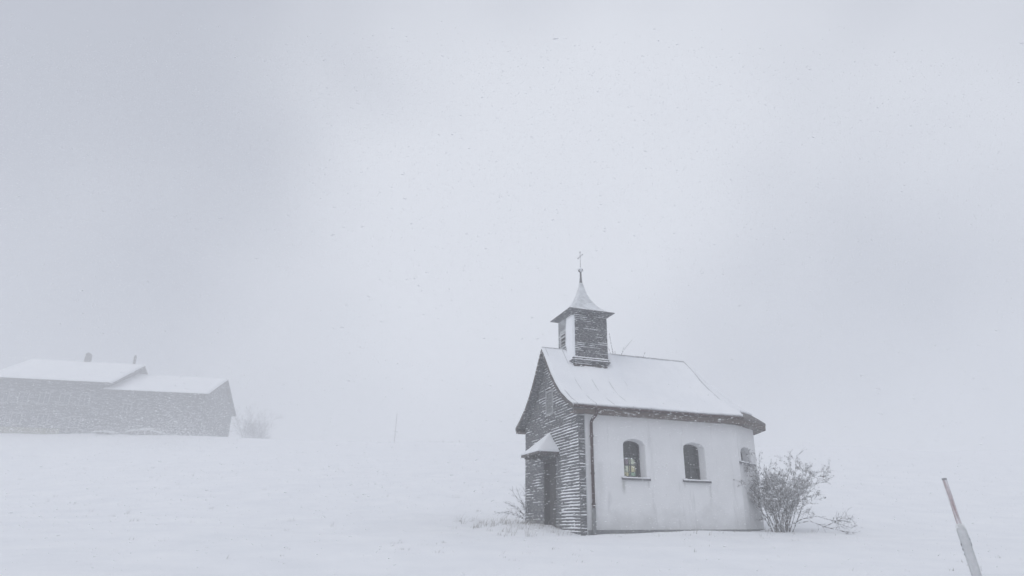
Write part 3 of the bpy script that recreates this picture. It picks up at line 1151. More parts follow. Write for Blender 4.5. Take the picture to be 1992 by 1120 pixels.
# louvred sound opening in the west face
lv = MB()
fr = tfr[0]
S0, S1, LZ0, LZ1 = 0.15, 0.63, 5.72, 6.30
for (a, b, c, d) in ((S0, S0 + 0.05, LZ0, LZ1), (S1 - 0.05, S1, LZ0, LZ1), (S0 + 0.05, S1 - 0.05, LZ0, LZ0 + 0.05), (S0 + 0.05, S1 - 0.05, LZ1 - 0.05, LZ1)):
    lv.hexa([to3(fr, a, 0.035, c), to3(fr, b, 0.035, c), to3(fr, b, 0.0, c), to3(fr, a, 0.0, c)],
            [to3(fr, a, 0.035, d), to3(fr, b, 0.035, d), to3(fr, b, 0.0, d), to3(fr, a, 0.0, d)])
louv = lv.build('sound_opening', M['frost'], tur)
for i in range(4):
    zz = LZ0 + 0.06 + i * 0.117
    mb = MB()
    mb.hexa([to3(fr, S0 + 0.052, 0.075, zz), to3(fr, S1 - 0.052, 0.075, zz), to3(fr, S1 - 0.052, 0.004, zz + 0.06), to3(fr, S0 + 0.052, 0.004, zz + 0.06)],
            [to3(fr, S0 + 0.052, 0.075, zz + (0.055 if i > 1 else 0.02)), to3(fr, S1 - 0.052, 0.075, zz + (0.055 if i > 1 else 0.02)), to3(fr, S1 - 0.052, 0.004, zz + (0.112 if i > 1 else 0.076)), to3(fr, S0 + 0.052, 0.004, zz + (0.112 if i > 1 else 0.076))])
    sl_ = mb.build('louvre_slat', M['frost'], louv)
# wind-packed snow sheet on the windward west face
vs2, fs2 = [], []
K = 22
for i in range(K + 1):
    zz = 5.12 + (6.62 - 5.12) * i / K
    edge = 0.66 + 0.10 * nz(zz, 0, 0, 2.4, 3.3) + 0.06 * nz(zz, 0, 0, 7, 1.3) - (0.05 if 5.7 < zz < 6.3 else 0)
    for q, (s, p) in enumerate(((edge, 0.030), (edge + 0.05, 0.048), (edge + 0.18, 0.055 + 0.006 * random.random()), (1.02, 0.056 + 0.006 * random.random()), (2 * TT + 0.03, 0.046), (2 * TT + 0.034, -0.03))):
        vs2.append(to3(fr, s, p, zz))
for i in range(K):
    for q in range(5):
        a = i * 6 + q
        fs2.append((a, a + 1, a + 7, a + 6))
o = obj('packed_snow', vs2, fs2, M['crust'], tur, True)
so = o.modifiers.new('thick', 'SOLIDIFY'); so.thickness = 0.008; so.offset = -1
# concave spire roof with dark eave
SP = [(0.80, 6.79), (0.70, 6.835), (0.58, 6.91), (0.46, 7.02), (0.36, 7.15), (0.28, 7.28), (0.205, 7.43), (0.15, 7.58), (0.105, 7.74), (0.07, 7.90), (0.05, 8.02)]
vs2, fs2 = [], []
for h, zz in SP:
    vs2 += [(TU - h, TV - h, zz), (TU + h, TV - h, zz), (TU + h, TV + h, zz), (TU - h, TV + h, zz)]
for i in range(len(SP) - 1):
    for k in range(4):
        fs2.append((i * 4 + k, i * 4 + (k + 1) % 4, (i + 1) * 4 + (k + 1) % 4, (i + 1) * 4 + k))
fs2.append(tuple((len(SP) - 1) * 4 + k for k in range(4)))
fs2.append((3, 2, 1, 0))
spire = obj('spire', vs2, fs2, M['spire'], tur)
mb = MB()
mb.hexa([(TU - 0.62, TV - 0.62, 6.70), (TU + 0.62, TV - 0.62, 6.70), (TU + 0.62, TV + 0.62, 6.70), (TU - 0.62, TV + 0.62, 6.70)],
        [(TU - 0.805, TV - 0.805, 6.765), (TU + 0.805, TV - 0.805, 6.765), (TU + 0.805, TV + 0.805, 6.765), (TU - 0.805, TV + 0.805, 6.765)])
mb.build('eave_soffit', M['shingle_turret'], spire)
mb = MB()
mb.box(TU - 0.812, TU + 0.812, TV - 0.812, TV + 0.812, 6.768, 6.794)
mb.build('eave_edge', M['iron'], spire)
mb = MB(); mb.tube([(TU, TV, 7.94), (TU, TV, 8.1), (TU, TV, 8.25), (TU, TV, 8.46)], [0.060, 0.046, 0.034, 0.028], 8)
mb.build('spire_stem', M['iron'], spire, True)
# ball finial
mb = MB()
vs2, fs2 = [], []
RS, RK = 8, 14
for i in range(1, RS):
    a = math.pi * i / RS
    for k in range(RK):
        b = 2 * math.pi * k / RK
        vs2.append((TU + 0.088 * math.sin(a) * math.cos(b), TV + 0.088 * math.sin(a) * math.sin(b), 8.50 + 0.082 * math.cos(a)))
for i in range(RS - 2):
    for k in range(RK):
        fs2.append((i * RK + k, i * RK + (k + 1) % RK, (i + 1) * RK + (k + 1) % RK, (i + 1) * RK + k))
fs2 += [tuple(range(RK)), tuple((RS - 2) * RK + k for k in range(RK))[::-1]]
ball = obj('finial_ball', vs2, fs2, M['copper'], tur, True)
mb = MB()
mb.tube([(TU - 0.012, TV - 0.005, 8.515), (TU - 0.012, TV - 0.005, 8.55), (TU - 0.012, TV, 8.585), (TU - 0.01, TV, 8.605)], [0.088, 0.078, 0.05, 0.012], 12)
mb.build('ball_snow', M['crust'], ball, True)
# cross with widened arm ends
mb = MB()
mb.tube([(TU, TV, 8.57), (TU, TV, 8.80), (TU, TV, 9.16)], [0.016, 0.013, 0.013], 6)
mb.tube([(TU, TV - 0.16, 9.02), (TU, TV + 0.16, 9.02)], 0.014, 6)
for (dy, dz) in ((-0.18, 0), (0.18, 0), (0, 0.165)):
    p = Vector((TU, TV + dy, 9.02 + dz))
    ax = Vector((0, 1, 0)) if dy else Vector((0, 0, 1))
    mb.tube([p - ax * 0.035, p - ax * 0.012, p + ax * 0.012, p + ax * 0.035], [0.010, 0.032, 0.032, 0.008], 6)
mb.tube([(TU, TV, 8.985), (TU, TV, 9.0), (TU, TV, 9.04), (TU, TV, 9.055)], [0.012, 0.03, 0.03, 0.012], 6)
mb.build('cross', M['frosted_iron'], tur, True)

# ================================================================== plants
def grow(paths, p, d, L, r, lvl, rng, up=0.0, kids=(3, 5), spread=0.6, seg=5, shrink=0.6):
    pts, rad = [p.copy()], [r]
    dd = d.copy()
    for i in range(seg):
        dd = (dd + Vector((rng.gauss(0, 0.10), rng.gauss(0, 0.10), rng.gauss(0, 0.08) + up))).normalized()
        pts.append(pts[-1] + dd * (L / seg))
        rad.append(r * (1 - 0.75 * (i + 1) / seg))
    paths.append((pts, rad, lvl))
    if lvl <= 0:
        return
    for _ in range(rng.randint(*kids)):
        t = rng.uniform(0.25, 0.98)
        k = min(seg - 1, int(t * seg))
        q = pts[k].lerp(pts[k + 1], t * seg - k)
        base = (pts[k + 1] - pts[k]).normalized()
        rv = Vector((rng.gauss(0, 1), rng.gauss(0, 1), rng.gauss(0, 0.7)))
        rv = (rv - base * rv.dot(base)).normalized()
        nd = (base + rv * rng.uniform(spread * 0.6, spread * 1.4)).normalized()
        grow(paths, q, nd, L * rng.uniform(shrink * 0.6, shrink * 1.1), max(rad[k] * 0.6, r * 0.22), lvl - 1, rng, up, kids, spread, max(3, seg - 1), shrink)


def twig_mesh(name, paths, mat, parent, min_r=0.0, sides=4):
    mb = MB()
    for pts, rad, lvl in paths:
        mb.tube(pts, [max(x, min_r) for x in rad], sides, False)
    o = mb.build(name, mat, parent)
    if name == 'twigs':
        o['kind'] = 'stuff'
    return o


rng = random.Random(21)
BX, BY = 8.05, 19.95
BZ = ground_z(BX, BY)
bush = thing('shrub', 'dense bare twiggy shrub growing against the rounded end of the chapel', 'shrub', (BX, BY, BZ - 0.05))
leafV, leafF = [], []
for i in range(34):
    a = rng.uniform(0, 2 * math.pi)
    rr = rng.uniform(0.02, 0.30)
    lean = rng.uniform(0.05, 0.54)
    ln = rng.uniform(1.0, 1.82) * (1.08 - 0.25 * lean)
    d = Vector((math.cos(a) * math.sin(lean), math.sin(a) * 0.75 * math.sin(lean), math.cos(lean)))
    paths = []
    grow(paths, Vector((math.cos(a) * rr, math.sin(a) * rr * 0.8, 0)), d, ln, rng.uniform(0.012, 0.020), 3, rng, 0.012, (4, 7), 0.62, 5, 0.43)
    main = [q for q in paths if q[2] == 3]
    rest = [q for q in paths if q[2] < 3]
    stem = twig_mesh('stem', main, M['twig'], bush, 0.004, 5)
    if rest:
        twig_mesh('twigs', rest, M['twig'], stem, 0.0035, 3)
    for pts, rad, lvl in rest:
        if lvl <= 1 and rng.random() < 0.40:
            for _ in range(rng.randint(1, 3)):
                c = pts[-1] + Vector((rng.gauss(0, 0.02), rng.gauss(0, 0.02), rng.gauss(0, 0.02)))
                e1 = Vector((rng.gauss(0, 1), rng.gauss(0, 1), rng.gauss(0, 1))).normalized() * rng.uniform(0.014, 0.03)
                e2 = Vector((rng.gauss(0, 1), rng.gauss(0, 1), rng.gauss(0, 1))).normalized() * rng.uniform(0.010, 0.022)
                k = len(leafV)
                leafV += [c - e1, c + e2 * 0.8, c + e1, c - e2 * 0.8 + e1 * 0.1]
                leafF.append((k, k + 1, k + 2, k + 3))
o = obj('withered_leaves', leafV, leafF, M['leaf'], bush); o['kind'] = 'stuff'
# low branches pressed to the snow on the right
for ctrl in ([(0.2, -0.1, 0.25), (0.55, -0.15, 0.42), (0.95, -0.2, 0.50), (1.4, -0.2, 0.38), (1.68, -0.2, 0.36), (2.05, -0.15, 0.50)],
             [(0.3, -0.15, 0.28), (0.7, -0.25, 0.36), (1.1, -0.35, 0.20), (1.5, -0.45, 0.10), (1.85, -0.5, 0.05)],
             [(1.1, -0.22, 0.20), (1.35, -0.2, 0.30), (1.6, -0.18, 0.40), (1.95, -0.15, 0.34)]):
    pts = [Vector(p) for p in ctrl]
    paths = [(pts, [0.016, 0.013, 0.011, 0.009, 0.007, 0.004][:len(pts)], 3)]
    stem = twig_mesh('low_branch', paths, M['twig'], bush, 0.004, 5)
    sub = []
    for _ in range(16):
        k = rng.randint(1, len(pts) - 2)
        q = pts[k].lerp(pts[k + 1], rng.random())
        grow(sub, q, Vector((rng.uniform(0.1, 1), rng.gauss(0, 0.4), rng.gauss(0.15, 0.45))).normalized(), rng.uniform(0.12, 0.42), 0.006, 1, rng, 0, (2, 4), 0.6, 4, 0.5)
    twig_mesh('twigs', sub, M['twig'], stem, 0.0035, 3)
# snow lodged in the forks
for _ in range(16):
    a = rng.uniform(0, 6.28); rr = rng.uniform(0.1, 0.75); hz = rng.uniform(0.7, 1.5)
    p = Vector((math.cos(a) * rr, math.sin(a) * rr * 0.7, hz))
    mb = MB()
    L = rng.uniform(0.04, 0.10)
    mb.tube([p + Vector((-L, 0, 0)), p + Vector((-L * 0.5, 0.01, 0.012)), p + Vector((L * 0.4, 0, 0.01)), p + Vector((L, 0, -0.005))], [0.008, 0.028, 0.03, 0.008], 6)
    mb.build('snow_clump', M['crust'], bush, True)

# small arching shrub behind the porch
SXp, SYp = 0.62, 21.85
SZp = ground_z(SXp, SYp)
sb = thing('arching_shrub', 'small arching leafless shrub at the far corner of the shingled gable', 'shrub', (SXp, SYp, SZp - 0.05))
for (dx, hz, droop) in ((-0.55, 1.05, 0.05), (-0.35, 0.95, 0.0), (-1.0, 0.55, 0.25), (-0.75, 0.75, 0.15), (-0.15, 1.1, 0.0), (-0.9, 0.42, 0.12), (-0.5, 0.6, 0.05), (-0.25, 0.7, 0.0)):
    pts = []
    for i in range(7):
        t = i / 6
        pts.append(Vector((dx * t ** 1.2 + rng.gauss(0, 0.01), -0.1 * t + rng.gauss(0, 0.02), 0.05 + hz * (t ** 0.8) - droop * t ** 3)))
    st_ = twig_mesh('stem', [(pts, [0.012, 0.011, 0.010, 0.008, 0.006, 0.005, 0.003], 2)], M['twig'], sb, 0.003, 4)
    sub = []
    for k in range(1, 6):
        for _ in range(4):
            q = pts[k].lerp(pts[k + 1], rng.random())
            base = (pts[k + 1] - pts[k]).normalized()
            d = (base + Vector((rng.gauss(0, 0.45), rng.gauss(0, 0.45), rng.gauss(-0.05, 0.35)))).normalized()
            grow(sub, q, d, rng.uniform(0.10, 0.24), 0.005, 0, rng, -0.05, (1, 2), 0.5, 3)
    twig_mesh('twigs', sub, M['twig'], st_, 0.004, 3)

# bare tree behind the chapel roof
def bare_tree(name, label, x, y, h, seed, lvl=4, r0=0.12, lean=0.0, spread=0.55, group=None, min_r=0.006, kids=(3, 5)):
    rg = random.Random(seed)
    zz = ground_z(x, y)
    t = thing(name, label, 'tree', (x, y, zz - 0.1), 0, group)
    pts = [Vector((lean * (i / 6) ** 1.5 * h * 0.5 + rg.gauss(0, 0.01 * h), rg.gauss(0, 0.01 * h), h * 0.62 * i / 6)) for i in range(7)]
    twig_mesh('trunk', [(pts, [r0 * (1 - 0.6 * i / 6) for i in range(7)], 9)], M['twig'], t, min_r, 7)
    sub = []
    for k in range(2, 7):
        for _ in range(2 if k < 6 else 3):
            a = rg.uniform(0, 6.28)
            d = Vector((math.cos(a) * spread, math.sin(a) * spread, 1.0)).normalized()
            grow(sub, pts[k], d, h * rg.uniform(0.28, 0.42) * (1.15 - k * 0.05), r0 * 0.42, lvl - 2, rg, 0.04, kids, spread, 5, 0.55)
    twig_mesh('crown', sub, M['twig'], t, min_r, 4)
    return t


bare_tree('bare_tree', 'thin bare tree top showing above the chapel ridge beside the turret', 5.0, 29.0, 8.1, 5, 3, 0.085, 0.02, 0.32, None, 0.011, (1, 3))

# ================================================================== dry grass poking through the snow
gv, gf = [], []


def tuft(x, y, n_, h, sp):
    for _ in range(n_):
        px, py = x + rng.gauss(0, sp), y + rng.gauss(0, sp)
        pz = ground_z(px, py) - 0.02
        a = rng.uniform(0, 6.28)
        hh = h * rng.uniform(0.5, 1.3)
        bend = Vector((0.35 + rng.gauss(0, 0.35), rng.gauss(0, 0.3), 0)) * hh
        wv = Vector((math.cos(a), math.sin(a), 0)) * rng.uniform(0.0025, 0.005)
        b = Vector((px, py, pz)); m_ = b + bend * 0.35 + Vector((0, 0, hh * 0.6)); t_ = b + bend + Vector((0, 0, hh))
        k = len(gv)
        gv.extend([b - wv, b + wv, m_ + wv * 0.8, m_ - wv * 0.8, t_])
        gf.extend([(k, k + 1, k + 2, k + 3), (k + 3, k + 2, k + 4)])


for _ in range(95):      # along the gable and the porch
    u = rng.uniform(-2.4, -0.15) if rng.random() < 0.75 else rng.uniform(-0.8, 0.0)
    v = rng.uniform(-0.6, 4.6)
    x = 1.9146 + u * 0.947 - v * 0.321; y = 18.0168 + u * 0.321 + v * 0.947
    tuft(x, y, rng.randint(3, 9), rng.uniform(0.07, 0.26), 0.06)
for _ in range(150):      # scattered over the field
    x, y = rng.uniform(-9, 11), rng.uniform(8.5, 19)
    if nz(x, y, 0, 0.35, 2.0) > 0.02:
        tuft(x, y, rng.randint(2, 6), rng.uniform(0.03, 0.09), 0.04)
for _ in range(70):
    x, y = rng.uniform(-30, 2), rng.uniform(19, 45)
    tuft(x, y, rng.randint(3, 8), rng.uniform(0.08, 0.16), 0.06)
for _ in range(40):
    u, v = rng.uniform(0.3, 7.5), rng.uniform(-1.6, -0.1)
    x = 1.9146 + u * 0.947 - v * 0.321; y = 18.0168 + u * 0.321 + v * 0.947
    tuft(x, y, rng.randint(2, 5), rng.uniform(0.05, 0.14), 0.05)
me = bpy.data.meshes.new('dry_grass'); me.from_pydata([tuple(v) for v in gv], [], gf); me.update(); me.materials.append(M['grass'])
o = link(bpy.data.objects.new('dry_grass', me)); o['kind'] = 'stuff'
o['label'] = 'dry grass blades poking through the snow'; o['category'] = 'grass'

# ================================================================== roadside marker with snow stake
PX, PY = 5.76, 8.5
PZ_ = ground_z(PX, PY)
mk = thing('marker_post', 'leaning white roadside marker post with a red snow stake in its top', 'marker post', (PX, PY, PZ_ - 0.15))
mk.rotation_euler = (0.02, math.radians(-6.0), math.radians(-28))
mb = MB()
sec = [(x * 0.93, y * 0.95) for x, y in [(-0.062, -0.02), (-0.03, -0.045), (0.03, -0.045), (0.062, -0.02), (0.055, 0.035), (-0.055, 0.035)]]
top = 0.86
vs2 = [(x, y, 0) for x, y in sec] + [(x * 0.97, y * 0.97, top - 0.05) for x, y in sec] + [(x * 0.70, y * 0.8, top) for x, y in sec]
fs2 = []
for r in range(2):
    for k in range(6):
        fs2.append((r * 6 + k, r * 6 + (k + 1) % 6, (r + 1) * 6 + (k + 1) % 6, (r + 1) * 6 + k))
fs2 += [tuple(range(6))[::-1], tuple(12 + k for k in range(6))]
mb.add(vs2, fs2)
mb.build('post_body', M['post_white'], mk)
mb = MB()      # slanted black band
sec2 = [(x * 1.03, y * 1.03) for x, y in sec]
zb = [0.50, 0.52, 0.58, 0.60, 0.58, 0.52]
vs2 = [(x, y, zz) for (x, y), zz in zip(sec2, zb)] + [(x, y, zz + 0.13) for (x, y), zz in zip(sec2, zb)]
fs2 = [(k, (k + 1) % 6, 6 + (k + 1) % 6, 6 + k) for k in range(6)] + [(5, 4, 3, 2, 1, 0), (6, 7, 8, 9, 10, 11)]
mb.add(vs2, fs2)
mb.build('black_band', M['black'], mk)
# snow plastered on the side that faces the wind
vs2, fs2 = [], []
K = 26
prof = [(x * 0.88, y * 0.98) for x, y in [(-0.060, -0.026), (-0.045, -0.052), (-0.028, -0.068), (0.0, -0.074), (0.028, -0.068), (0.045, -0.052), (0.058, -0.028)]]
for i in range(K + 1):
    zz = 0.02 + (top + 0.02 - 0.02) * i / K
    sq = 1.0 if i < K - 2 else (0.86 if i == K - 2 else (0.66 if i == K - 1 else 0.3))
    for (x, y) in prof:
        vs2.append(((x + 0.004 * nz(x * 20, zz * 6, 0, 1, 3)) * sq, y * (0.93 + 0.12 * nz(x * 10, zz * 4, 0, 1, 1)) * (sq if i >= K - 2 else 1), zz))
m = len(prof)
for i in range(K):
    for q in range(m - 1):
        a = i * m + q
        fs2.append((a, a + 1, a + m + 1, a + m))
    fs2.append((i * m + m - 1, i * m, i * m + m, i * m + 2 * m - 1))
fs2 += [tuple(range(m))[::-1], tuple(K * m + q for q in range(m))]
obj('plastered_snow', vs2, fs2, M['frost'], mk, True)
mb = MB()
mb.tube([(0, 0.0, top - 0.1), (0, 0, top + 0.02), (0, 0, top + 0.53), (0, 0, top + 0.545)], [0.029, 0.029, 0.028, 0.024], 10)
stk = mb.build('snow_stake', M['red'], mk, True)
mb = MB()
mb.tube([(0, 0.0, top + 0.535), (0, 0, top + 0.555), (0, 0, top + 0.56)], [0.0295, 0.0295, 0.023], 10)
mb.build('stake_cap', M['shutter'], stk, True)
# ================================================================== farmhouse
FH = thing('farmhouse', 'long grey shingled farmhouse with barn wing and snowy roofs fading into the blizzard', 'farmhouse', (-37.9866, 79.9139, 9.75), 0.1924)


def gabled(u0, u1, v0, v1, ze, zr, vr, ov_e, ov_g, wallmat, sub):
    """walls and saddle roof of one wing; ze/zr are eave and ridge heights at the roof edge"""
    sl_ = (zr - ze) / (vr - (v0 - ov_e))
    zw = ze + sl_ * ov_e - 0.12
    zw2 = zr - (v1 - vr) * sl_ - 0.12
    mb = MB()
    mb.prism([(u0, v0, -1.5), (u0, v1, -1.5), (u0, v1, zw2), (u0, vr, zr - 0.14), (u0, v0, zw)], (u1 - u0, 0, 0))
    wl = mb.build('wall', wallmat, FH)
    mb = MB()
    a0, a1 = u0 - ov_g, u1 + ov_g
    e1 = v1 + ov_e
    ze1 = zr - (e1 - vr) * sl_
    mb.prism([(a0, v0 - ov_e, ze), (a0, vr, zr), (a0, e1, ze1), (a0, e1, ze1 - 0.16), (a0, vr, zr - 0.16), (a0, v0 - ov_e, ze - 0.16)], (a1 - a0, 0, 0))
    rf = mb.build('roof', M['board'], FH)
    # snow blanket
    vs2, fs2 = [], []
    nu, nv = int((a1 - a0) / 0.5), 16
    for i in range(nu + 1):
        u = a0 + 0.03 + (a1 - a0 - 0.06) * i / nu
        for k in range(2 * nv + 1):
            t = k / nv
            if t <= 1:
                v = (v0 - ov_e + 0.04) + (vr - (v0 - ov_e + 0.04)) * t
                zz = zr - (vr - v) * sl_
            else:
                v = vr + (e1 - 0.04 - vr) * (t - 1)
                zz = zr - (v - vr) * sl_
            edge = min(1, (min(k, 2 * nv - k) / 1.5))
            h = (0.20 + 0.06 * nz(u, v, 0, 0.4, 2)) * (0.55 + 0.45 * edge)
            if i in (0, nu):
                h *= 0.6
            vs2.append((u, v, zz + h))
    mrow = 2 * nv + 1
    T = len(vs2)
    for i in range(nu + 1):
        for k in range(mrow):
            p = vs2[i * mrow + k]
            v = p[1]
            vs2.append((p[0], v, zr - abs(vr - v) * sl_ + 0.005))
    for i in range(nu):
        for k in range(mrow - 1):
            a, b = i * mrow + k, (i + 1) * mrow + k
            fs2.append((a, b, b + 1, a + 1))
        for k in (0, mrow - 1):
            a, b = i * mrow + k, (i + 1) * mrow + k
            fs2.append((a, b, T + b, T + a))
    for i in (0, nu):
        for k in range(mrow - 1):
            a = i * mrow + k
            fs2.append((a, a + 1, T + a + 1, T + a))
    obj('snow_layer', vs2, fs2, M['roof_snow'], rf, True)
    return wl, rf


w1, r1 = gabled(-24.2, -11.7, 0.5, 16.4, 6.30, 10.55, 8.3, 1.3, 0.75, M['farm_wall'], 0)
w2, r2 = gabled(-11.7, -0.5, 0.55, 16.4, 5.62, 9.25, 8.5, 0.6, 0.5, M['farm_barn'], 1)


def far_window(u, z, wd, hh, v=0.5):
    mb = MB()
    t = 0.13
    mb.box(u - wd / 2 - t, u - wd / 2, v - 0.07, v - 0.002, z - hh / 2 - t, z + hh / 2 + t)
    mb.box(u + wd / 2, u + wd / 2 + t, v - 0.07, v - 0.002, z - hh / 2 - t, z + hh / 2 + t)
    mb.box(u - wd / 2, u + wd / 2, v - 0.07, v - 0.002, z + hh / 2, z + hh / 2 + t)
    mb.box(u - wd / 2, u + wd / 2, v - 0.11, v - 0.002, z - hh / 2 - t, z - hh / 2)
    wn = mb.build('window', M['far_frame'], FH)
    mb = MB(); mb.box(u - wd / 2 + 0.001, u + wd / 2 - 0.001, v - 0.035, v - 0.02, z - hh / 2 + 0.001, z + hh / 2 - 0.001)
    mb.build('pane', M['glass_dark'], wn)
    mb = MB(); mb.box(u - 0.035, u + 0.035, v - 0.055, v - 0.037, z - hh / 2 + 0.002, z + hh / 2 - 0.002)
    mb.build('glazing_bar', M['far_frame'], wn)


M['glass_dark'] = simple('dark_far_pane', (0.07, 0.075, 0.085), 0.15, 0.2, 2)
for u, z in ((-22.9, 4.25), (-20.75, 4.25), (-18.5, 4.25), (-16.3, 4.25), (-14.1, 4.25), (-22.6, 1.75), (-20.9, 1.75), (-18.1, 1.75), (-14.6, 1.6)):
    far_window(u, z, 0.95, 1.2)
far_window(-9.2, 3.6, 0.8, 0.8, 0.55)
mb = MB(); mb.box(-24.26, -16.0, 0.42, 0.498, -0.6, 0.75)
mb.build('base_strip', M['base_strip'], FH)  # ochre plinth of the farmhouse
# barn door
mb = MB(); mb.box(-4.9, -2.4, 0.46, 0.548, -0.3, 2.9)
bd = mb.build('barn_door', M['farm_barn'], FH)
# boarding battens on the barn wing
for i in range(18):
    u = -11.3 + i * 0.6
    if -5.0 < u < -2.3 or -9.8 < u < -8.6:
        continue
    mb = MB(); mb.box(u - 0.05, u + 0.05, 0.50, 0.548, -0.6, 5.35)
    mb.build('batten', M['farm_barn'], w2)
# chimneys
for (u, v, h, wd, cap) in ((-18.2, 8.3, 1.25, 0.62, True), (-12.4, 8.3, 1.35, 0.26, True)):
    mb = MB(); mb.box(u - wd / 2, u + wd / 2, v - wd / 2, v + wd / 2, 10.0, 10.55 + h * 0.72)
    ch = mb.build('chimney', M['brick_dark'], r1)
    # gabled cap on four feet
    mb = MB()
    zc = 10.55 + h * 0.72
    for sx in (-1, 1):
        for sy in (-1, 1):
            mb.box(u + sx * wd * 0.36 - 0.05, u + sx * wd * 0.36 + 0.05, v + sy * wd * 0.36 - 0.05, v + sy * wd * 0.36 + 0.05, zc, zc + 0.16)
    mb.prism([(u - wd * 0.6, v - wd * 0.6, zc + 0.16), (u + wd * 0.6, v - wd * 0.6, zc + 0.16), (u, v - wd * 0.6, zc + 0.48)], (0, wd * 1.2, 0))
    o = mb.build('chimney_cap', M['brick_dark'], r1)

# woodpile under snow at the wall and a drifted trough beside it
def heap(name, label, cat, loc, rz, L, D, hgt, skew, mat, seed):
    t = thing(name, label, cat, loc, rz)
    rg = random.Random(seed)
    rows = 5
    for r in range(rows):
        rowlen = L * (1 - 0.08 * r)
        nlog = int(rowlen / 0.34)
        for i in range(nlog):
            x = -rowlen / 2 + 0.34 * (i + 0.5) + skew * r * 0.1
            rad = rg.uniform(0.10, 0.15)
            mb = MB(); mb.tube([(x, -D / 2 + rg.uniform(-0.05, 0.05), 0.12 + r * hgt / rows), (x, D / 2, 0.12 + r * hgt / rows)], rad, 7)
            mb.build('log', mat, t)
    vs2, fs2 = [], []
    K, Q = 24, 6
    for i in range(K + 1):
        tt = i / K
        x = -L / 2 - 0.25 + (L + 0.5) * tt
        top_ = hgt * (0.30 + 0.85 * math.sin(math.pi * min(1, tt * 1.02)) ** 0.6) + 0.12 * nz(tt * 4, 0, 0, 1, seed)
        for q in range(Q + 1):
            s = q / Q
            y = -D / 2 - 0.12 + (D + 0.3) * s
            vs2.append((x, y, max(-0.1, top_ * (0.78 + 0.45 * s) + 0.1 * math.sin(math.pi * s))))
    for i in range(K):
        for q in range(Q):
            a = i * (Q + 1) + q
            fs2.append((a, a + Q + 1, a + Q + 2, a + 1))
    o = obj('snow_cover', vs2, fs2, M['frost'], t, True)
    so_ = o.modifiers.new('thick', 'SOLIDIFY'); so_.thickness = 0.16; so_.offset = 0
    return t


def on_house(u, v):
    c, s = math.cos(0.1924), math.sin(0.1924)
    x, y = -37.9866 + u * c - v * s, 79.9139 + u * s + v * c
    return (x, y, ground_z(x, y, False))


heap('woodpile', 'long woodpile under a snow cover against the middle of the farmhouse wall', 'woodpile', on_house(-6.2, -0.6), 0.1924, 3.6, 0.9, 0.55, 1, M['grey_wood'], 4)
heap('log_stack', 'small log stack half buried in drifted snow left of the woodpile', 'log stack', on_house(-10.6, -0.7), 0.1924, 1.9, 0.7, 0.28, -1, M['grey_wood'], 9)

# trees and brush by the farmhouse
def far_bush(label, x, y, h, wd, seed):
    rg = random.Random(seed)
    t = thing('far_bush', label, 'bush', (x, y, ground_z(x, y, False) - 0.1), 0, 'bushes by the farmhouse')
    for _ in range(9):
        a = rg.uniform(0, 6.28); ln = rg.uniform(0.05, 0.8)
        d = Vector((math.cos(a) * math.sin(ln) * wd, math.sin(a) * math.sin(ln), math.cos(ln))).normalized()
        paths = []
        grow(paths, Vector((rg.gauss(0, 0.25), rg.gauss(0, 0.25), 0)), d, h * rg.uniform(0.6, 0.95), 0.06, 3, rg, 0.01, (4, 6), 0.7, 5, 0.5)
        stem = twig_mesh('stem', [q for q in paths if q[2] == 3], M['twig'], t, 0.03, 4)
        twig_mesh('twigs', [q for q in paths if q[2] < 3], M['twig'], stem, 0.011, 3)


far_bush('tallest hazy bush touching the right end of the farmhouse', -42.6, 104.5, 6.0, 1.0, 31)
far_bush('middle hazy bush just right of the farmhouse end', -40.9, 105.5, 4.6, 1.1, 33)
far_bush('lowest hazy bush furthest right of the farmhouse', -38.0, 100.0, 2.0, 1.3, 35)
bare_tree('bare_tree', 'faint bare tree top just above the barn roof of the farmhouse', -56.0, 106.0, 11.4, 41, 4, 0.2, 0.0, 0.7, None, 0.016, (4, 6))

# ================================================================== pasture fence and pole far up the slope
fpts = [(-41.5, 110.5), (-38.4, 111), (-34.6, 112), (-31.4, 112), (-27.5, 112.5), (-24.4, 112), (-21.7, 112), (-18.9, 112), (-16.2, 112.5), (-13.8, 112), (-11.6, 112), (-8.6, 112), (-5.5, 112)]
fe = thing('pasture_fence', 'faint line of wooden pasture fence posts crossing the snowy crest', 'fence', (fpts[6][0], fpts[6][1], ground_z(*fpts[6], False)))
rg = random.Random(3)
tops = []
for (x, y) in fpts:
    zz = ground_z(x, y, False)
    l = Vector((x - fe.location.x, y - fe.location.y, zz - fe.location.z))
    hh = rg.uniform(1.05, 1.35)
    tp = l + Vector((rg.gauss(0, 0.06), rg.gauss(0, 0.06), hh))
    mb = MB(); mb.tube([l - Vector((0, 0, 0.3)), tp, tp + Vector((0, 0, 0.05))], [0.075, 0.07, 0.02], 7)
    mb.build('fence_post', M['grey_wood'], fe)
    tops.append((l, tp))
for f in (0.9, 0.5):
    mb = MB()
    mb.tube([a.lerp(b, f) for a, b in tops], 0.006, 4)
    mb.build('fence_wire', M['iron'], fe)
ux, uy = -20.3, 114.0
uz = ground_z(ux, uy, False)
up = thing('utility_pole', 'tall thin wooden pole standing alone on the hazy crest', 'pole', (ux, uy, uz))
mb = MB(); mb.tube([(0, 0, -0.5), (0.06, 0, 3.0), (0.14, 0, 6.2)], [0.06, 0.05, 0.045], 8)
mb.build('pole_shaft', M['grey_wood'], up, True)
mb = MB(); mb.tube([(0.10, -0.05, 5.9), (0.18, -0.05, 5.92)], 0.05, 6)
mb.build('insulator', M['iron'], up)

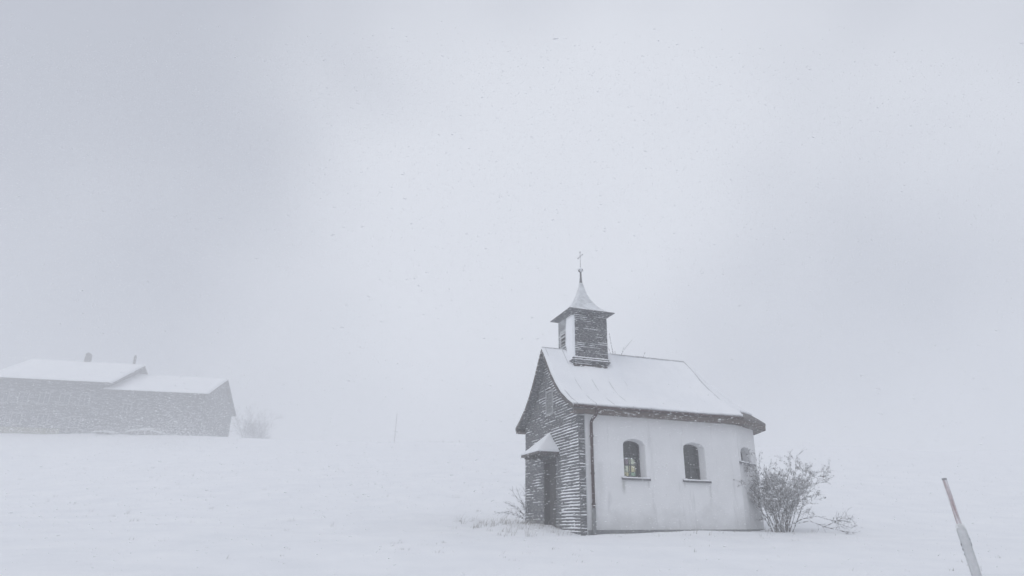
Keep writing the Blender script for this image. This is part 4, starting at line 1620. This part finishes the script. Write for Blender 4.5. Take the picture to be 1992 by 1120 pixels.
# ================================================================== falling snow
NF = 150000
x = RNG.uniform(-1, 1, NF); y = 5.5 + 21.5 * RNG.uniform(0, 1, NF) ** 0.6
xx = x * (y * 0.95 + 3)
zl = -1.2 + 0.06 * (y - 5)
zz = zl + (y * 0.75 + 2.5 - zl * 0) * RNG.uniform(0, 1, NF)
keep = np.ones(NF, bool)
# none inside the chapel or below the ground
cu = (xx - 1.9146) * math.cos(0.327) + (y - 18.0168) * math.sin(0.327)
cv = -(xx - 1.9146) * math.sin(0.327) + (y - 18.0168) * math.cos(0.327)
keep &= ~((cu > -0.7) & (cu < 7.3) & (cv > -0.4) & (cv < W + 0.4) & (zz < 5.7))
gz = np.interp(y, _PY, _PZ)
keep &= zz > gz + 0.1
P = np.stack([xx, y, zz], -1)[keep]
size0 = np.exp(RNG.normal(math.log(0.0051), 0.34, len(P)))
# snow smoke torn along the slope in front of the farmhouse and over the crest
ND = 26000
q = RNG.uniform(0, 1, ND)
du = np.where(q < 0.55, RNG.uniform(-26, 3, ND), RNG.normal(0.5, 3.0, ND))
dv = -RNG.uniform(0.6, 22, ND)
dx_ = -37.9866 + du * math.cos(0.1924) - dv * math.sin(0.1924)
dy_ = 79.9139 + du * math.sin(0.1924) + dv * math.cos(0.1924)
cr = q > 0.86
dx_ = np.where(cr, RNG.uniform(-40, 30, ND), dx_); dy_ = np.where(cr, RNG.uniform(70, 112, ND), dy_)
dt = np.clip((-dx_ - 5) / 25.0, 0, 1); dt = dt * dt * (3 - 2 * dt)
dg_ = np.interp(dy_ - 0.19 * (np.maximum(dx_, -75) + 38) * dt, _PY, _PZ)
dz_ = dg_ + 0.15 + np.where(cr, RNG.exponential(1.2, ND), np.minimum(RNG.exponential(1.7, ND), 8.0))
P = np.concatenate([P, np.stack([dx_, dy_, dz_], -1)])
size0 = np.concatenate([size0, np.exp(RNG.normal(math.log(0.015), 0.45, ND))])
nF = len(P)
size = size0
stretch = RNG.uniform(1.3, 2.8, nF)
wd = np.array([0.965, 0.12, 0.0]); wd = wd / np.linalg.norm(wd)
dirs = wd + RNG.normal(0, 0.16, (nF, 3)) + np.array([0, 0, 0.10])
dirs /= np.linalg.norm(dirs, axis=1, keepdims=True)
rv = RNG.normal(0, 1, (nF, 3))
a1 = np.cross(dirs, rv); a1 /= np.linalg.norm(a1, axis=1, keepdims=True)
a2 = np.cross(dirs, a1)
s1 = size[:, None]
V = np.stack([P + dirs * s1 * stretch[:, None], P - dirs * s1 * stretch[:, None], P + a1 * s1 * 0.8, P - a1 * s1 * 0.7, P + a2 * s1 * 0.65, P - a2 * s1 * 0.75], 1).reshape(-1, 3)
fo = np.array([(0, 2, 4), (0, 4, 3), (0, 3, 5), (0, 5, 2), (1, 4, 2), (1, 3, 4), (1, 5, 3), (1, 2, 5)])
Fc = (fo[None] + (np.arange(nF) * 6)[:, None, None]).reshape(-1, 3)
o = big_mesh('blowing_snow', V, Fc, M['flake'])
o['kind'] = 'stuff'
o['label'] = 'wind driven snowflakes filling the air'; o['category'] = 'snow'

# ================================================================== blizzard haze
mb = MB(); mb.box(-660, 660, -310, 890, -4.5, 24.5)
hz = obj('haze', mb.v, mb.f, bpy.data.materials.new('haze_air'))
hm = hz.data.materials[0]
hm.use_nodes = True
t = hm.node_tree
t.nodes.clear()
out = t.nodes.new('ShaderNodeOutputMaterial')
pv = t.nodes.new('ShaderNodeVolumePrincipled')
pv.inputs['Color'].default_value = (0.97, 0.975, 0.985, 1)
pv.inputs['Density'].default_value = 0.0099
pv.inputs['Anisotropy'].default_value = 0.2
t.links.new(pv.outputs[0], out.inputs['Volume'])
hz['kind'] = 'stuff'
hz['label'] = 'pale blizzard haze in the air'; hz['category'] = 'haze'
